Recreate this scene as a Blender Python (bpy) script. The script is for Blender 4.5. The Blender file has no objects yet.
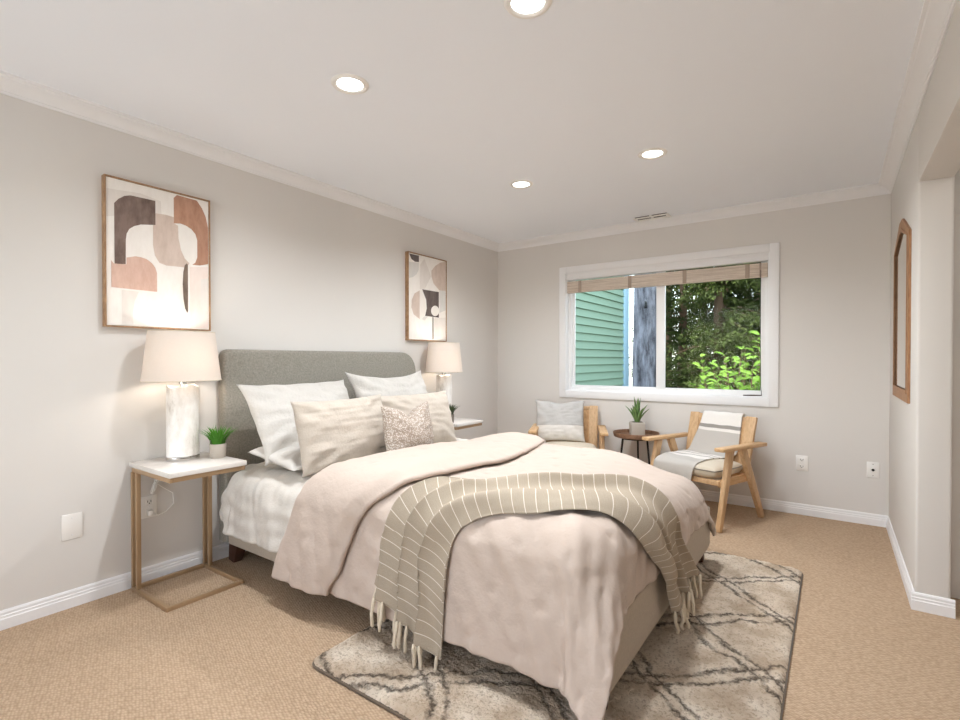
import bpy, bmesh, math, random
import numpy as np
from mathutils import Vector, Matrix, Euler
R = math.radians
C = bpy.context.scene.collection
scene = bpy.context.scene

# ---------------------------------------------------------------- camera
cam = bpy.data.cameras.new('camera'); camo = bpy.data.objects.new('camera', cam); C.objects.link(camo)
camo.location = (0, 0, 1.195); camo.rotation_euler = (R(90 - .57), 0, R(35.41))
cam.sensor_width = 36; cam.lens = 501.5*36/960; cam.shift_x = .00217; cam.shift_y = .0046
cam.clip_start = .05
scene.camera = camo
# ---------------------------------------------------------------- sky, sun, added rear fill, exposure
W = bpy.data.worlds.new('sky'); scene.world = W; W.use_nodes = True
nt = W.node_tree; nt.nodes.clear()
sky = nt.nodes.new('ShaderNodeTexSky'); sky.sky_type = 'NISHITA'; sky.sun_disc = False
sky.sun_elevation = R(55); sky.sun_rotation = R(200)
bg = nt.nodes.new('ShaderNodeBackground'); bg.inputs['Strength'].default_value = .80
ow = nt.nodes.new('ShaderNodeOutputWorld')
hs_ = nt.nodes.new('ShaderNodeHueSaturation'); hs_.inputs['Saturation'].default_value = .45
nt.links.new(sky.outputs[0], hs_.inputs['Color']); nt.links.new(hs_.outputs[0], bg.inputs[0]); nt.links.new(bg.outputs[0], ow.inputs[0])
sun = bpy.data.lights.new('sun', 'SUN'); sun.energy = 7; sun.angle = R(1.0); sun.color = (1, .95, .85)
suno = bpy.data.objects.new('sun', sun); C.objects.link(suno)
suno.rotation_euler = Vector((.32, .62, -1)).to_track_quat('-Z', 'Y').to_euler()
suno.location = (-4, -6, 12)
# added fill lamp, aimed up through an invented opening behind the camera
day = bpy.data.lights.new('rear_fill', 'AREA'); day.shape = 'RECTANGLE'; day.size = 2.3; day.size_y = 1.6
day.energy = 40; day.color = (.88, .95, 1)
fillo = bpy.data.objects.new('rear_fill', day); C.objects.link(fillo)
fillo.location = (-1.05, -1.85, .95); fillo.rotation_euler = (R(90 + 60), 0, 0)
LAMP_W, DOWN_W = 2.4, 13.5
scene.view_settings.view_transform = 'Standard'; scene.view_settings.look = 'None'
scene.view_settings.exposure = 0.23; scene.view_settings.gamma = 1.0
scene.view_settings.use_curve_mapping = False
scene.cycles.max_bounces = 12; scene.cycles.diffuse_bounces = 8; scene.cycles.sample_clamp_indirect = 6
scene.cycles.caustics_reflective = False; scene.cycles.caustics_refractive = False

# ---------------------------------------------------------------- helpers
def srgb(r, g, b):
    f = lambda c: (c/255/12.92 if c/255 <= .04045 else ((c/255 + .055)/1.055)**2.4)
    return (f(r), f(g), f(b), 1)
class NT:
    def __init__(s, name):
        s.m = bpy.data.materials.new(name); s.m.use_nodes = True; s.t = s.m.node_tree
        s.b = s.t.nodes['Principled BSDF']; s.o = s.t.nodes['Material Output']
        s.tc = s.t.nodes.new('ShaderNodeTexCoord')
    def n(s, kind, **kw):
        x = s.t.nodes.new('ShaderNode' + kind)
        for k, v in kw.items():
            if k in x.inputs: x.inputs[k].default_value = v
            else: setattr(x, k, v)
        return x
    def l(s, a, b): s.t.links.new(a, b)
    def math(s, op, a, b=None, c=None):
        x = s.t.nodes.new('ShaderNodeMath'); x.operation = op
        for i, v in enumerate((a, b, c)):
            if v is None: continue
            if isinstance(v, (int, float)): x.inputs[i].default_value = v
            else: s.l(v, x.inputs[i])
        return x.outputs[0]
    def noise(s, scale, detail=3, src='Object', stretch=None, rough=.55):
        x = s.n('TexNoise', Scale=scale, Detail=detail, Roughness=rough)
        v = s.tc.outputs[src]
        if stretch:
            mp = s.n('Mapping'); mp.inputs['Scale'].default_value = stretch; s.l(v, mp.inputs[0]); v = mp.outputs[0]
        s.l(v, x.inputs['Vector']); return x.outputs[0]
    def ramp(s, fac, stops):
        x = s.t.nodes.new('ShaderNodeValToRGB'); e = x.color_ramp.elements
        while len(e) < len(stops): e.new(.5)
        for k, (p, c) in enumerate(stops): e[k].position = p; e[k].color = c
        s.l(fac, x.inputs[0]); return x.outputs[0]
    def mix(s, fac, a, b, mode='MIX'):
        x = s.t.nodes.new('ShaderNodeMix'); x.data_type = 'RGBA'; x.blend_type = mode
        for i, v in ((0, fac), (6, a), (7, b)):
            if isinstance(v, (int, float, tuple)): x.inputs[i].default_value = v
            else: s.l(v, x.inputs[i])
        return x.outputs[2]
    def bump(s, h, strength=.3, dist=.01, prev=None):
        x = s.n('Bump', Strength=strength, Distance=dist); s.l(h, x.inputs['Height'])
        if prev is not None: s.l(prev, x.inputs['Normal'])
        return x.outputs[0]
    def col(s, c):
        if isinstance(c, tuple): s.b.inputs['Base Color'].default_value = c
        else: s.l(c, s.b.inputs['Base Color'])
    def nor(s, v): s.l(v, s.b.inputs['Normal'])
    def set(s, **kw):
        for k, v in kw.items(): s.b.inputs[k.replace('_', ' ')].default_value = v
        return s
def paint(name, c, rough=.55, bs=220, bst=.06, var=.02, spec=.3, metal=0):
    s = NT(name); s.set(Roughness=rough, Metallic=metal); s.b.inputs['Specular IOR Level'].default_value = spec
    n = s.noise(3, 3); d = tuple(max(0, v*(1 - var)) for v in c[:3]) + (1,)
    s.col(s.mix(n, c, d)); s.nor(s.bump(s.noise(bs, 2), bst, .004)); return s.m
def fabric(name, c, c2=None, weave=260, bst=.25, rough=.9, slub=None, wr=0, src='Object'):
    s = NT(name); s.set(Roughness=rough); s.b.inputs['Specular IOR Level'].default_value = .12
    s.b.inputs['Sheen Weight'].default_value = .12
    c2 = c2 or tuple(v*.88 for v in c[:3]) + (1,)
    n = s.noise(weave, 2, src); b = s.bump(n, bst, .003)
    fac = s.math('MULTIPLY_ADD', n, .7, .15)
    cc = s.mix(fac, c, c2)
    if slub:
        w = s.noise(slub, 3, src, stretch=(1, 1, 9)); w2 = s.noise(slub, 3, src, stretch=(1, 9, 1))
        k = s.math('MAXIMUM', w, w2); b = s.bump(k, .35, .006, b)
        cc = s.mix(s.math('MULTIPLY', s.math('GREATER_THAN', k, .60), .35), cc, c2)
    if wr: b = s.bump(s.noise(wr, 5, src, rough=.62), .45, .03, b)
    s.col(cc); s.nor(b); return s.m
def wood(name, c, c2, scale=9, stretch=(12, 12, 1), rough=.5, bst=.05):
    s = NT(name); s.set(Roughness=rough); s.b.inputs['Specular IOR Level'].default_value = .35
    n = s.noise(scale, 5, stretch=stretch, rough=.65)
    s.col(s.ramp(n, [(.3, c2), (.62, c)])); s.nor(s.bump(n, bst, .004)); return s.m
def metal(name, c, rough=.3):
    return paint(name, c, rough, 120, .02, .05, .5, 1)

def tag(o, label, cat, group=None):
    o['label'] = label; o['category'] = cat
    if group: o['group'] = group
    return o
def thing(name, label, cat, loc=(0, 0, 0), rz=0, group=None):
    o = bpy.data.objects.new(name, None); C.objects.link(o); o.empty_display_size = .1
    o.location = loc; o.rotation_euler = (0, 0, rz); return tag(o, label, cat, group)
def obj(name, bm, mats, parent=None, smooth=True, loc=None, rot=None, auto=None):
    me = bpy.data.meshes.new(name)
    if isinstance(bm, bmesh.types.BMesh):
        bm.normal_update(); bm.to_mesh(me); bm.free()
    else:
        v, f, uv = (list(bm) + [None])[:3]; me.from_pydata([tuple(p) for p in v], [], [tuple(q) for q in f]); me.update()
        if uv is not None:
            L = me.uv_layers.new(name='UVMap'); idx = np.empty(len(me.loops), int); me.loops.foreach_get('vertex_index', idx)
            L.data.foreach_set('uv', np.asarray(uv, float)[idx].ravel())
    for m in (mats if isinstance(mats, (list, tuple)) else [mats]): me.materials.append(m)
    o = bpy.data.objects.new(name, me); C.objects.link(o)
    if smooth:
        me.polygons.foreach_set('use_smooth', [True]*len(me.polygons))
        if auto is not None: me.set_sharp_from_angle(angle=R(auto))
    if parent: o.parent = parent
    if loc: o.location = loc
    if rot: o.rotation_euler = rot
    return o
def struct(name, bm, m, smooth=False, auto=None):
    o = obj(name, bm, m, None, smooth, auto=auto); o['kind'] = 'structure'; return o
def bx(x0, x1, y0, y1, z0, z1, bev=0, seg=2, bm=None, M=None):
    b = bmesh.new(); bmesh.ops.create_cube(b, size=1)
    for v in b.verts: v.co = Vector(((x0 + x1)/2 + v.co.x*(x1 - x0), (y0 + y1)/2 + v.co.y*(y1 - y0), (z0 + z1)/2 + v.co.z*(z1 - z0)))
    if bev: bmesh.ops.bevel(b, geom=b.edges[:], offset=bev, segments=seg, affect='EDGES', profile=.5)
    if M is not None: bmesh.ops.transform(b, matrix=M, verts=b.verts)
    return join(bm, b)
def join(bm, b):
    if bm is None: return b
    me = bpy.data.meshes.new('tmp'); b.to_mesh(me); b.free(); bm.from_mesh(me); bpy.data.meshes.remove(me); return bm
def beam(p0, p1, w0, d0, w1=None, d1=None, up=(0, 1, 0), bev=.004, bm=None):
    """tapered bar from p0 to p1; w along the side axis, d along 'up'"""
    p0, p1 = Vector(p0), Vector(p1); w1 = w0 if w1 is None else w1; d1 = d0 if d1 is None else d1
    t = (p1 - p0).normalized(); s = t.cross(Vector(up)).normalized(); u = s.cross(t).normalized()
    b = bmesh.new(); vs = []
    for p, w, d in ((p0, w0, d0), (p1, w1, d1)):
        for a, c in ((-1, -1), (1, -1), (1, 1), (-1, 1)): vs.append(b.verts.new(p + s*a*w/2 + u*c*d/2))
    b.faces.new(vs[3::-1]); b.faces.new(vs[4:])
    for k in range(4): b.faces.new((vs[k], vs[(k + 1) % 4], vs[4 + (k + 1) % 4], vs[4 + k]))
    bmesh.ops.recalc_face_normals(b, faces=b.faces)
    if bev: bmesh.ops.bevel(b, geom=b.edges[:], offset=bev, segments=2, affect='EDGES', profile=.5)
    return join(bm, b)
def tube(pts, r, n=8, bm=None):
    pts = [Vector(p) for p in pts]; rr = r if isinstance(r, (list, tuple)) else [r]*len(pts)
    b = bmesh.new(); rings = []; ref = None
    for i, p in enumerate(pts):
        t = (pts[min(i + 1, len(pts) - 1)] - pts[max(i - 1, 0)]).normalized()
        if ref is None: ref = t.orthogonal().normalized()
        ref = (ref - t*ref.dot(t)).normalized(); q = t.cross(ref)
        rings.append([b.verts.new(p + (ref*math.cos(2*math.pi*k/n) + q*math.sin(2*math.pi*k/n))*rr[i]) for k in range(n)])
    for a, c in zip(rings, rings[1:]):
        for k in range(n): b.faces.new((a[k], a[(k + 1) % n], c[(k + 1) % n], c[k]))
    b.faces.new(rings[0][::-1]); b.faces.new(rings[-1]); return join(bm, b)
def lathe(prof, n=40, sx=1, sy=1, cap=True, bm=None):
    b = bmesh.new(); rings = [[b.verts.new((r*sx*math.cos(2*math.pi*k/n), r*sy*math.sin(2*math.pi*k/n), z)) for k in range(n)] for r, z in prof]
    for a, c in zip(rings, rings[1:]):
        for k in range(n): b.faces.new((a[k], a[(k + 1) % n], c[(k + 1) % n], c[k]))
    if cap: b.faces.new(rings[0][::-1]); b.faces.new(rings[-1])
    return join(bm, b)
def extrude_poly(poly, axis, a0, a1, bm=None):
    """closed polygon of (p, q) swept along an axis; axis 'x': (y, z), 'y': (x, z)"""
    f = (lambda p, q, t: (t, p, q)) if axis == 'x' else (lambda p, q, t: (p, t, q))
    b = bmesh.new(); A = [b.verts.new(f(p, q, a0)) for p, q in poly]; B = [b.verts.new(f(p, q, a1)) for p, q in poly]
    n = len(poly)
    for k in range(n): b.faces.new((A[k], A[(k + 1) % n], B[(k + 1) % n], B[k]))
    b.faces.new(A[::-1]); b.faces.new(B); bmesh.ops.recalc_face_normals(b, faces=b.faces); return join(bm, b)
def gridmesh(P):
    """P[nu, nv, 3] -> verts, faces"""
    nu, nv = P.shape[:2]; I = np.arange(nu*nv).reshape(nu, nv)
    F = np.stack([I[:-1, :-1], I[1:, :-1], I[1:, 1:], I[:-1, 1:]], -1).reshape(-1, 4)
    return P.reshape(-1, 3), F
def shell(P, N, th, uv=None):
    """closed cloth: the grid and a copy th below it, joined round the edge"""
    nu, nv = P.shape[:2]; v0, F = gridmesh(P); v1 = (P - N*th).reshape(-1, 3); n = nu*nv
    I = np.arange(n).reshape(nu, nv)
    rim = np.concatenate([I[:, 0], I[-1, 1:], I[-2::-1, -1], I[0, -2:0:-1]])
    mid = P.reshape(-1, 3)[rim] - N.reshape(-1, 3)[rim]*th/2
    V = np.concatenate([v0, v1]); F2 = (F + n)[:, ::-1]
    r2 = np.roll(rim, -1); S = np.stack([r2, rim, rim + n, r2 + n], -1)
    return V, np.concatenate([F, F2, S]), (None if uv is None else np.concatenate([uv.reshape(-1, 2)]*2))

# ---------------------------------------------------------------- materials
M = {}
M['wall'] = paint('wall_paint', srgb(219, 215, 210), .75, 160, .05, .015, .2)
M['ceil'] = paint('ceiling_paint', srgb(242, 245, 250), .85, 120, .06, .01, .1)
M['trim'] = paint('white_trim', srgb(236, 235, 235), .45, 90, .02, .01, .35)
M['plastic'] = paint('white_plastic', srgb(238, 235, 230), .35, 90, .01, .01, .4)
M['dark'] = paint('dark_slot', srgb(38, 34, 31), .7, 90, .02)
M['black'] = paint('black_metal', srgb(34, 30, 28), .45, 90, .03, .1)
M['vinyl'] = paint('window_vinyl', srgb(238, 238, 238), .35, 60, .01, .01, .4)
M['brass'] = paint('brushed_gold_metal', srgb(180, 151, 118), .42, 120, .02, .05, .5, .45)
M['chrome'] = metal('chrome_metal', srgb(205, 203, 200), .15)
M['darkwood'] = wood('dark_walnut', srgb(82, 52, 38), srgb(52, 32, 24), 14, (1, 1, .15))
M['oak'] = wood('light_oak', srgb(210, 176, 136), srgb(186, 150, 110), 5, (14, 14, 1.6), .5)
M['oakh'] = wood('light_oak_arm', srgb(214, 178, 134), srgb(190, 150, 106), 5, (14, 1.6, 14), .5)
M['rattan'] = wood('woven_back_panel', srgb(206, 168, 124), srgb(176, 136, 94), 26, (3, 3, .6), .65, .3)
M['traywood'] = wood('brown_tray_wood', srgb(142, 108, 84), srgb(98, 70, 52), 8, (1, 10, 1), .55)
M['framewood'] = wood('bronze_frame_wood', srgb(176, 142, 108), srgb(136, 102, 74), 18, (1, 8, 1), .45)
M['framewood2'] = wood('carved_frame_wood', srgb(176, 132, 94), srgb(132, 92, 62), 18, (8, 8, 1), .5)
M['mirror'] = metal('mirror_silver', srgb(235, 235, 232), .02)
M['headfab'] = fabric('grey_tweed_upholstery', srgb(178, 173, 162), srgb(96, 91, 83), 100, .8)
M['railfab'] = fabric('taupe_upholstery', srgb(200, 187, 170), srgb(158, 146, 131), 150, .4)
M['white'] = fabric('white_cotton', srgb(207, 203, 197), srgb(194, 189, 182), 300, .1, wr=9)
M['euro'] = fabric('white_crinkled_cotton', srgb(206, 202, 196), srgb(188, 183, 176), 150, .25, wr=16)
M['cream'] = fabric('cream_slub_linen', srgb(206, 196, 184), srgb(180, 168, 154), 300, .2, slub=34, wr=7)
M['coverlet'] = fabric('white_gauze_coverlet', srgb(220, 215, 208), srgb(198, 191, 181), 200, .3, slub=44)
M['duvet'] = fabric('blush_beige_cotton', srgb(196, 180, 168), srgb(190, 174, 162), 420, .06, wr=5)
M['grey_lin'] = fabric('pale_grey_linen', srgb(204, 201, 196), srgb(182, 178, 172), 320, .2, wr=8)
M['seat'] = fabric('oatmeal_seat_fabric', srgb(222, 212, 194), srgb(204, 192, 172), 320, .2)
M['fringe'] = fabric('cream_yarn', srgb(224, 212, 192), srgb(196, 182, 160), 160, .3)
M['pipe'] = fabric('grey_piping', srgb(150, 142, 132), srgb(130, 122, 112), 160, .2)
def mk_stone():
    s = NT('white_marble_lamp'); s.set(Roughness=.3)
    n = s.noise(7, 6, stretch=(1, 1, .45), rough=.7)
    s.col(s.ramp(n, [(.32, srgb(176, 168, 158)), (.45, srgb(226, 221, 214)), (.6, srgb(244, 241, 237))])); s.nor(s.bump(n, .1, .004)); return s.m
M['lampstone'] = mk_stone()
def mk_top():
    s = NT('white_stone_top'); s.set(Roughness=.25); n = s.noise(4, 6, rough=.7)
    s.col(s.ramp(n, [(.35, srgb(206, 200, 194)), (.55, srgb(222, 217, 211))])); return s.m
M['stonetop'] = mk_top()
def mk_shade():
    s = NT('linen_lamp_shade'); s.set(Roughness=.9); s.col(s.mix(s.noise(90, 2, stretch=(1, 1, 6)), srgb(226, 217, 208), srgb(216, 206, 196)))
    tr = s.n('BsdfTranslucent', Color=srgb(238, 228, 218)); mx = s.n('MixShader', Fac=.2)
    s.l(s.b.outputs[0], mx.inputs[1]); s.l(tr.outputs[0], mx.inputs[2]); s.l(mx.outputs[0], s.o.inputs[0]); return s.m
M['shade'] = mk_shade()
def emit(name, c, k):
    s = NT(name); s.b.inputs['Emission Color'].default_value = c; s.b.inputs['Emission Strength'].default_value = k; s.col(c); return s.m
M['led'] = emit('led_lens', (1, .98, .95, 1), 9)
M['bulb'] = emit('warm_bulb', (1, .88, .7, 1), 12)
def mk_glass():
    s = NT('window_glass'); t = s.n('BsdfTransparent'); t.inputs[0].default_value = (.96, .98, .97, 1)
    g = s.n('BsdfGlossy', Roughness=.02); f = s.n('LayerWeight', Blend=.15); mx = s.n('MixShader')
    s.l(s.math('MULTIPLY', f.outputs['Fresnel'], .35), mx.inputs[0]); s.l(t.outputs[0], mx.inputs[1]); s.l(g.outputs[0], mx.inputs[2]); s.l(mx.outputs[0], s.o.inputs[0]); return s.m
M['glass'] = mk_glass()
def mk_carpet():
    s = NT('beige_loop_carpet'); s.set(Roughness=.95); s.b.inputs['Specular IOR Level'].default_value = .05
    mp = s.n('Mapping'); mp.inputs['Rotation'].default_value = (0, 0, R(32)); mp.inputs['Scale'].default_value = (1, 1.7, 1); s.l(s.tc.outputs['Object'], mp.inputs[0])
    v = s.n('TexVoronoi', Scale=62.0); v.inputs['Randomness'].default_value = .45; s.l(mp.outputs[0], v.inputs['Vector'])
    d = v.outputs['Distance']; big = s.noise(2.2, 4); fine = s.noise(240, 2)
    base = s.ramp(d, [(.15, srgb(196, 172, 146)), (.75, srgb(150, 126, 102))])
    base = s.mix(s.math('MULTIPLY', fine, .35), base, srgb(190, 164, 138))
    base = s.mix(s.math('MULTIPLY', big, .25), base, srgb(196, 170, 144))
    s.col(base); s.nor(s.bump(s.math('SUBTRACT', 1.0, d), .55, .008)); return s.m
M['carpet'] = mk_carpet()
def mk_rug():
    s = NT('shag_rug_lattice'); s.set(Roughness=.95); s.b.inputs['Specular IOR Level'].default_value = .05
    sep = s.n('SeparateXYZ'); s.l(s.tc.outputs['Object'], sep.inputs[0]); x, y = sep.outputs[0], sep.outputs[1]
    w1 = s.math('MULTIPLY', s.math('SUBTRACT', s.noise(3.2, 2), .5), .17); w2 = s.math('MULTIPLY', s.math('SUBTRACT', s.noise(55, 3), .5), .050)
    wob = s.math('ADD', w1, w2)
    lines = None
    for (a, b, off) in ((.68, .73, .045), (-.6, .8, .14)):
        c = s.math('ADD', s.math('MULTIPLY_ADD', x, a, off), s.math('MULTIPLY_ADD', y, b, wob))
        d = s.math('PINGPONG', c, .20)
        k = s.math('ABSOLUTE', s.math('SUBTRACT', d, .028)); k = s.math('SUBTRACT', 1.0, s.math('MULTIPLY', k, 62.0)); k = s.math('MAXIMUM', k, 0.0)
        lines = k if lines is None else s.math('MAXIMUM', lines, k)
    brk = s.ramp(s.noise(15, 4), [(.33, (.35, .35, .35, 1)), (.5, (1, 1, 1, 1))])
    pile = s.noise(75, 4, rough=.7); patch = s.noise(7, 4)
    base = s.ramp(patch, [(.36, srgb(192, 172, 150)), (.5, srgb(214, 197, 177)), (.66, srgb(230, 217, 200))])
    base = s.mix(s.math('MULTIPLY', s.math('GREATER_THAN', .44, pile), .5), base, srgb(158, 138, 116))
    dk = s.noise(2.2, 3, stretch=(1.3, .8, 1)); dk = s.ramp(dk, [(.44, (0, 0, 0, 1)), (.62, (1, 1, 1, 1))])
    base = s.mix(s.math('MULTIPLY', s.math('MULTIPLY', dk, s.math('LESS_THAN', x, -.05)), .3), base, srgb(126, 112, 98))  # left half darker: shade put into the colour along with the dark design
    s.col(s.mix(s.math('MULTIPLY', s.math('MULTIPLY', lines, brk), .92), base, srgb(74, 64, 56)))
    h = s.math('SUBTRACT', pile, s.math('MULTIPLY', lines, .35)); s.nor(s.bump(h, .9, .02)); return s.m
M['rug'] = mk_rug()
M['tape'] = fabric('blind_tape', srgb(182, 164, 148), srgb(160, 142, 128), 200, .3)
M['rugedge'] = fabric('rug_binding', srgb(120, 106, 92), srgb(90, 78, 66), 200, .4)
def mk_throw():
    s = NT('taupe_striped_throw'); s.set(Roughness=.95); s.b.inputs['Specular IOR Level'].default_value = .08
    sep = s.n('SeparateXYZ'); s.l(s.tc.outputs['UV'], sep.inputs[0]); u, v = sep.outputs[0], sep.outputs[1]
    f = s.math('PINGPONG', v, .0230); st = s.math('MULTIPLY', s.math('LESS_THAN', f, .0013), .7)
    weave = s.noise(420, 2, 'UV', (1, 1, 1)); slub = s.noise(60, 3, 'UV', (1, 8, 1))
    base = s.mix(s.math('MULTIPLY_ADD', weave, .6, s.math('MULTIPLY', slub, .4)), srgb(198, 185, 167), srgb(142, 129, 112))
    s.col(s.mix(st, base, srgb(246, 240, 230))); s.nor(s.bump(weave, .4, .004)); return s.m
M['throw'] = mk_throw()
def mk_chairthrow():
    s = NT('white_grey_banded_throw'); s.set(Roughness=.95)
    sep = s.n('SeparateXYZ'); s.l(s.tc.outputs['UV'], sep.inputs[0]); v = sep.outputs[1]
    g, w, d = srgb(196, 191, 184), srgb(240, 236, 230), srgb(150, 145, 138)
    x = s.n('ValToRGB'); x.color_ramp.interpolation = 'CONSTANT'; e = x.color_ramp.elements
    stops = [(0, w), (.345, d), (.368, w), (.388, g), (.55, g), (.59, w), (.645, d), (.658, w), (.705, d), (.718, w), (.77, g), (.99, w)]
    while len(e) < len(stops): e.new(.5)
    for k, (p, c) in enumerate(stops): e[k].position = p; e[k].color = c
    s.l(v, x.inputs[0]); n = s.noise(300, 2); s.col(s.mix(s.math('MULTIPLY', n, .3), x.outputs[0], srgb(170, 165, 158))); s.nor(s.bump(n, .3, .003)); return s.m
M['chairthrow'] = mk_chairthrow()
def mk_speckle():
    s = NT('spotted_cushion_fabric'); s.set(Roughness=.9)
    v = s.n('TexVoronoi', Scale=125.0); s.l(s.tc.outputs['Object'], v.inputs['Vector'])
    k = s.ramp(v.outputs['Distance'], [(.28, srgb(214, 205, 195)), (.5, srgb(158, 143, 130))])
    s.col(k); s.nor(s.bump(v.outputs['Distance'], .2, .003)); return s.m
M['speckle'] = mk_speckle()
def mk_twotone():
    s = NT('two_tone_cushion_fabric'); s.set(Roughness=.9)
    sep = s.n('SeparateXYZ'); s.l(s.tc.outputs['UV'], sep.inputs[0]); k = s.math('GREATER_THAN', sep.outputs[1], .38)
    n = s.noise(320, 2); line = s.math('LESS_THAN', s.math('ABSOLUTE', s.math('SUBTRACT', sep.outputs[1], .38)), .008)
    c = s.mix(k, srgb(230, 226, 219), srgb(190, 188, 185)); c = s.mix(s.math('MULTIPLY', n, .35), c, srgb(178, 174, 168))
    s.col(s.mix(s.math('MULTIPLY', line, .6), c, srgb(150, 146, 140))); s.nor(s.bump(s.noise(8, 5), .4, .03)); return s.m
M['twotone'] = mk_twotone()
def mk_blind():
    s = NT('woven_bamboo'); s.set(Roughness=.8)
    sl = s.noise(60, 3, stretch=(.05, 1, 5)); w = s.noise(50, 2, stretch=(1.6, 1, .3))
    s.col(s.mix(s.math('MULTIPLY', w, .4), s.ramp(sl, [(.35, srgb(186, 168, 152)), (.6, srgb(238, 226, 212))]), srgb(196, 178, 162))); s.nor(s.bump(sl, .6, .006)); return s.m
M['bamboo'] = mk_blind()
M['concrete'] = paint('pale_concrete', srgb(186, 176, 164), .85, 60, .3, .12)
M['darkpot'] = paint('grey_pot', srgb(128, 118, 106), .8, 60, .3, .12)
def leafm(name, c, c2, sc=14, tr=.3):
    s = NT(name); s.set(Roughness=.6); s.b.inputs['Specular IOR Level'].default_value = .2; cc = s.mix(s.noise(sc, 3), c, c2); s.col(cc)
    if tr:
        t = s.n('BsdfTranslucent'); s.l(cc, t.inputs[0]); mx = s.n('MixShader', Fac=tr); s.l(s.b.outputs[0], mx.inputs[1]); s.l(t.outputs[0], mx.inputs[2]); s.l(mx.outputs[0], s.o.inputs[0])
    return s.m
M['grass'] = leafm('bright_grass_blades', srgb(96, 158, 58), srgb(58, 112, 36), 30)
M['grassdk'] = leafm('dark_grass_blades', srgb(92, 104, 72), srgb(64, 76, 52), 30)
M['aloe'] = leafm('aloe_leaf', srgb(132, 160, 96), srgb(84, 114, 66), 18, .1)
M['siding'] = paint('green_siding_paint', srgb(136, 164, 142), .6, 30, .1, .06)
M['bluetrim'] = paint('pale_blue_trim_paint', srgb(160, 196, 214), .5, 30, .05, .05)
def mk_bark():
    s = NT('grey_bark'); s.set(Roughness=.9); n = s.noise(9, 5, stretch=(1, 1, .22), rough=.7)
    s.col(s.ramp(n, [(.35, srgb(66, 66, 72)), (.65, srgb(146, 150, 160))])); s.nor(s.bump(n, .9, .06)); return s.m
M['bark'] = mk_bark()
M['twig'] = paint('brown_twig', srgb(92, 74, 58), .9, 30, .2)
M['conifer'] = leafm('dark_conifer_leaf', srgb(62, 80, 30), srgb(30, 36, 18), 2.2, .2)
M['conifer2'] = leafm('olive_conifer_leaf', srgb(88, 104, 46), srgb(48, 54, 30), 2.2, .2)
M['bush'] = leafm('bright_shrub_leaf', srgb(146, 180, 78), srgb(98, 142, 56), 3, .35)
M['soil'] = paint('forest_floor', srgb(80, 66, 50), .95, 10, .3, .2)
M['siding_roof'] = paint('roof_shingle', srgb(90, 86, 82), .9, 30, .2, .1)
# ---------------------------------------------------------------- the room
XL, XR, YB, H, YR, JY, JX = -3.0, .32, 4.59, 2.437, -1.6, 3.16, .447
WX0, WX1, WZ0, WZ1 = -2.185, -.427, .885, 2.042
struct('floor', bx(XL - .12, 1.75, YR - .12, YB + .12, -.12, 0), M['carpet'])
struct('ceiling', bx(XL - .12, 1.75, YR - 2.2, YB + .15, H, H + .14), M['ceil'])  # slab runs on past the rear wall, an added overhang against the sun
struct('wall_left', bx(XL - .12, XL, YR - .12, YB + .12, 0, H), M['wall'])
b = bx(XL, WX0, YB, YB + .12, 0, H); bx(WX1, 1.75, YB, YB + .12, 0, H, bm=b)
bx(WX0, WX1, YB, YB + .12, 0, WZ0, bm=b); bx(WX0, WX1, YB, YB + .12, WZ1, H, bm=b)
struct('wall_back', b, M['wall'])
b = bx(XR, JX, JY, YB, 0, H, .012, 3); bx(XR, JX, .1, JY, 2.036, H, .006, bm=b); bx(XR, JX, YR, .1, 0, H, bm=b)
struct('wall_right', b, M['wall'], True, 40)
b = bx(XL, -2.5, YR - .12, YR, 0, H); bx(-.2, 1.75, YR - .12, YR, 0, H, bm=b); bx(-2.5, -.2, YR - .12, YR, 0, .65, bm=b); bx(-2.5, -.2, YR - .12, YR, 2.25, H, bm=b)  # opening in this unseen wall added to let the fill lamp in
struct('wall_rear', b, M['wall'])
b = bx(1.62, 1.75, YR, YB, 0, H); bx(JX, 1.62, 3.42, 3.52, 0, H, bm=b)
struct('wall_hall', b, M['wall'])
crown = [(0, 0), (.074, 0), (.074, .010), (.062, .013), (.058, .020), (.040, .028), (.022, .044), (.015, .052), (.013, .058), (.008, .060), (.006, .070), (0, .070)]
base = [(0, 0), (.014, 0), (.014, .046), (.011, .050), (.011, .060), (.008, .063), (.008, .074), (.004, .082), (0, .083)]
struct('trim_1', extrude_poly([(XL + d, H - q) for d, q in crown], 'y', YR, YB), M['trim'], True, 25)
struct('trim_2', extrude_poly([(YB - d, H - q) for d, q in crown], 'x', XL, XR), M['trim'], True, 25)
struct('trim_3', extrude_poly([(XR - d, H - q) for d, q in crown], 'y', YR, YB), M['trim'], True, 25)
struct('baseboard_left', extrude_poly([(XL + d, q) for d, q in base], 'y', YR, YB), M['trim'], True, 25)
struct('baseboard_back', extrude_poly([(YB - d, q) for d, q in base], 'x', XL, XR), M['trim'], True, 25)
b = extrude_poly([(XR - d, q) for d, q in base], 'y', JY, YB); extrude_poly([(JY - d, q) for d, q in base], 'x', XR - .014, JX + .014, bm=b)
struct('baseboard_right', b, M['trim'], True, 25)

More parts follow.
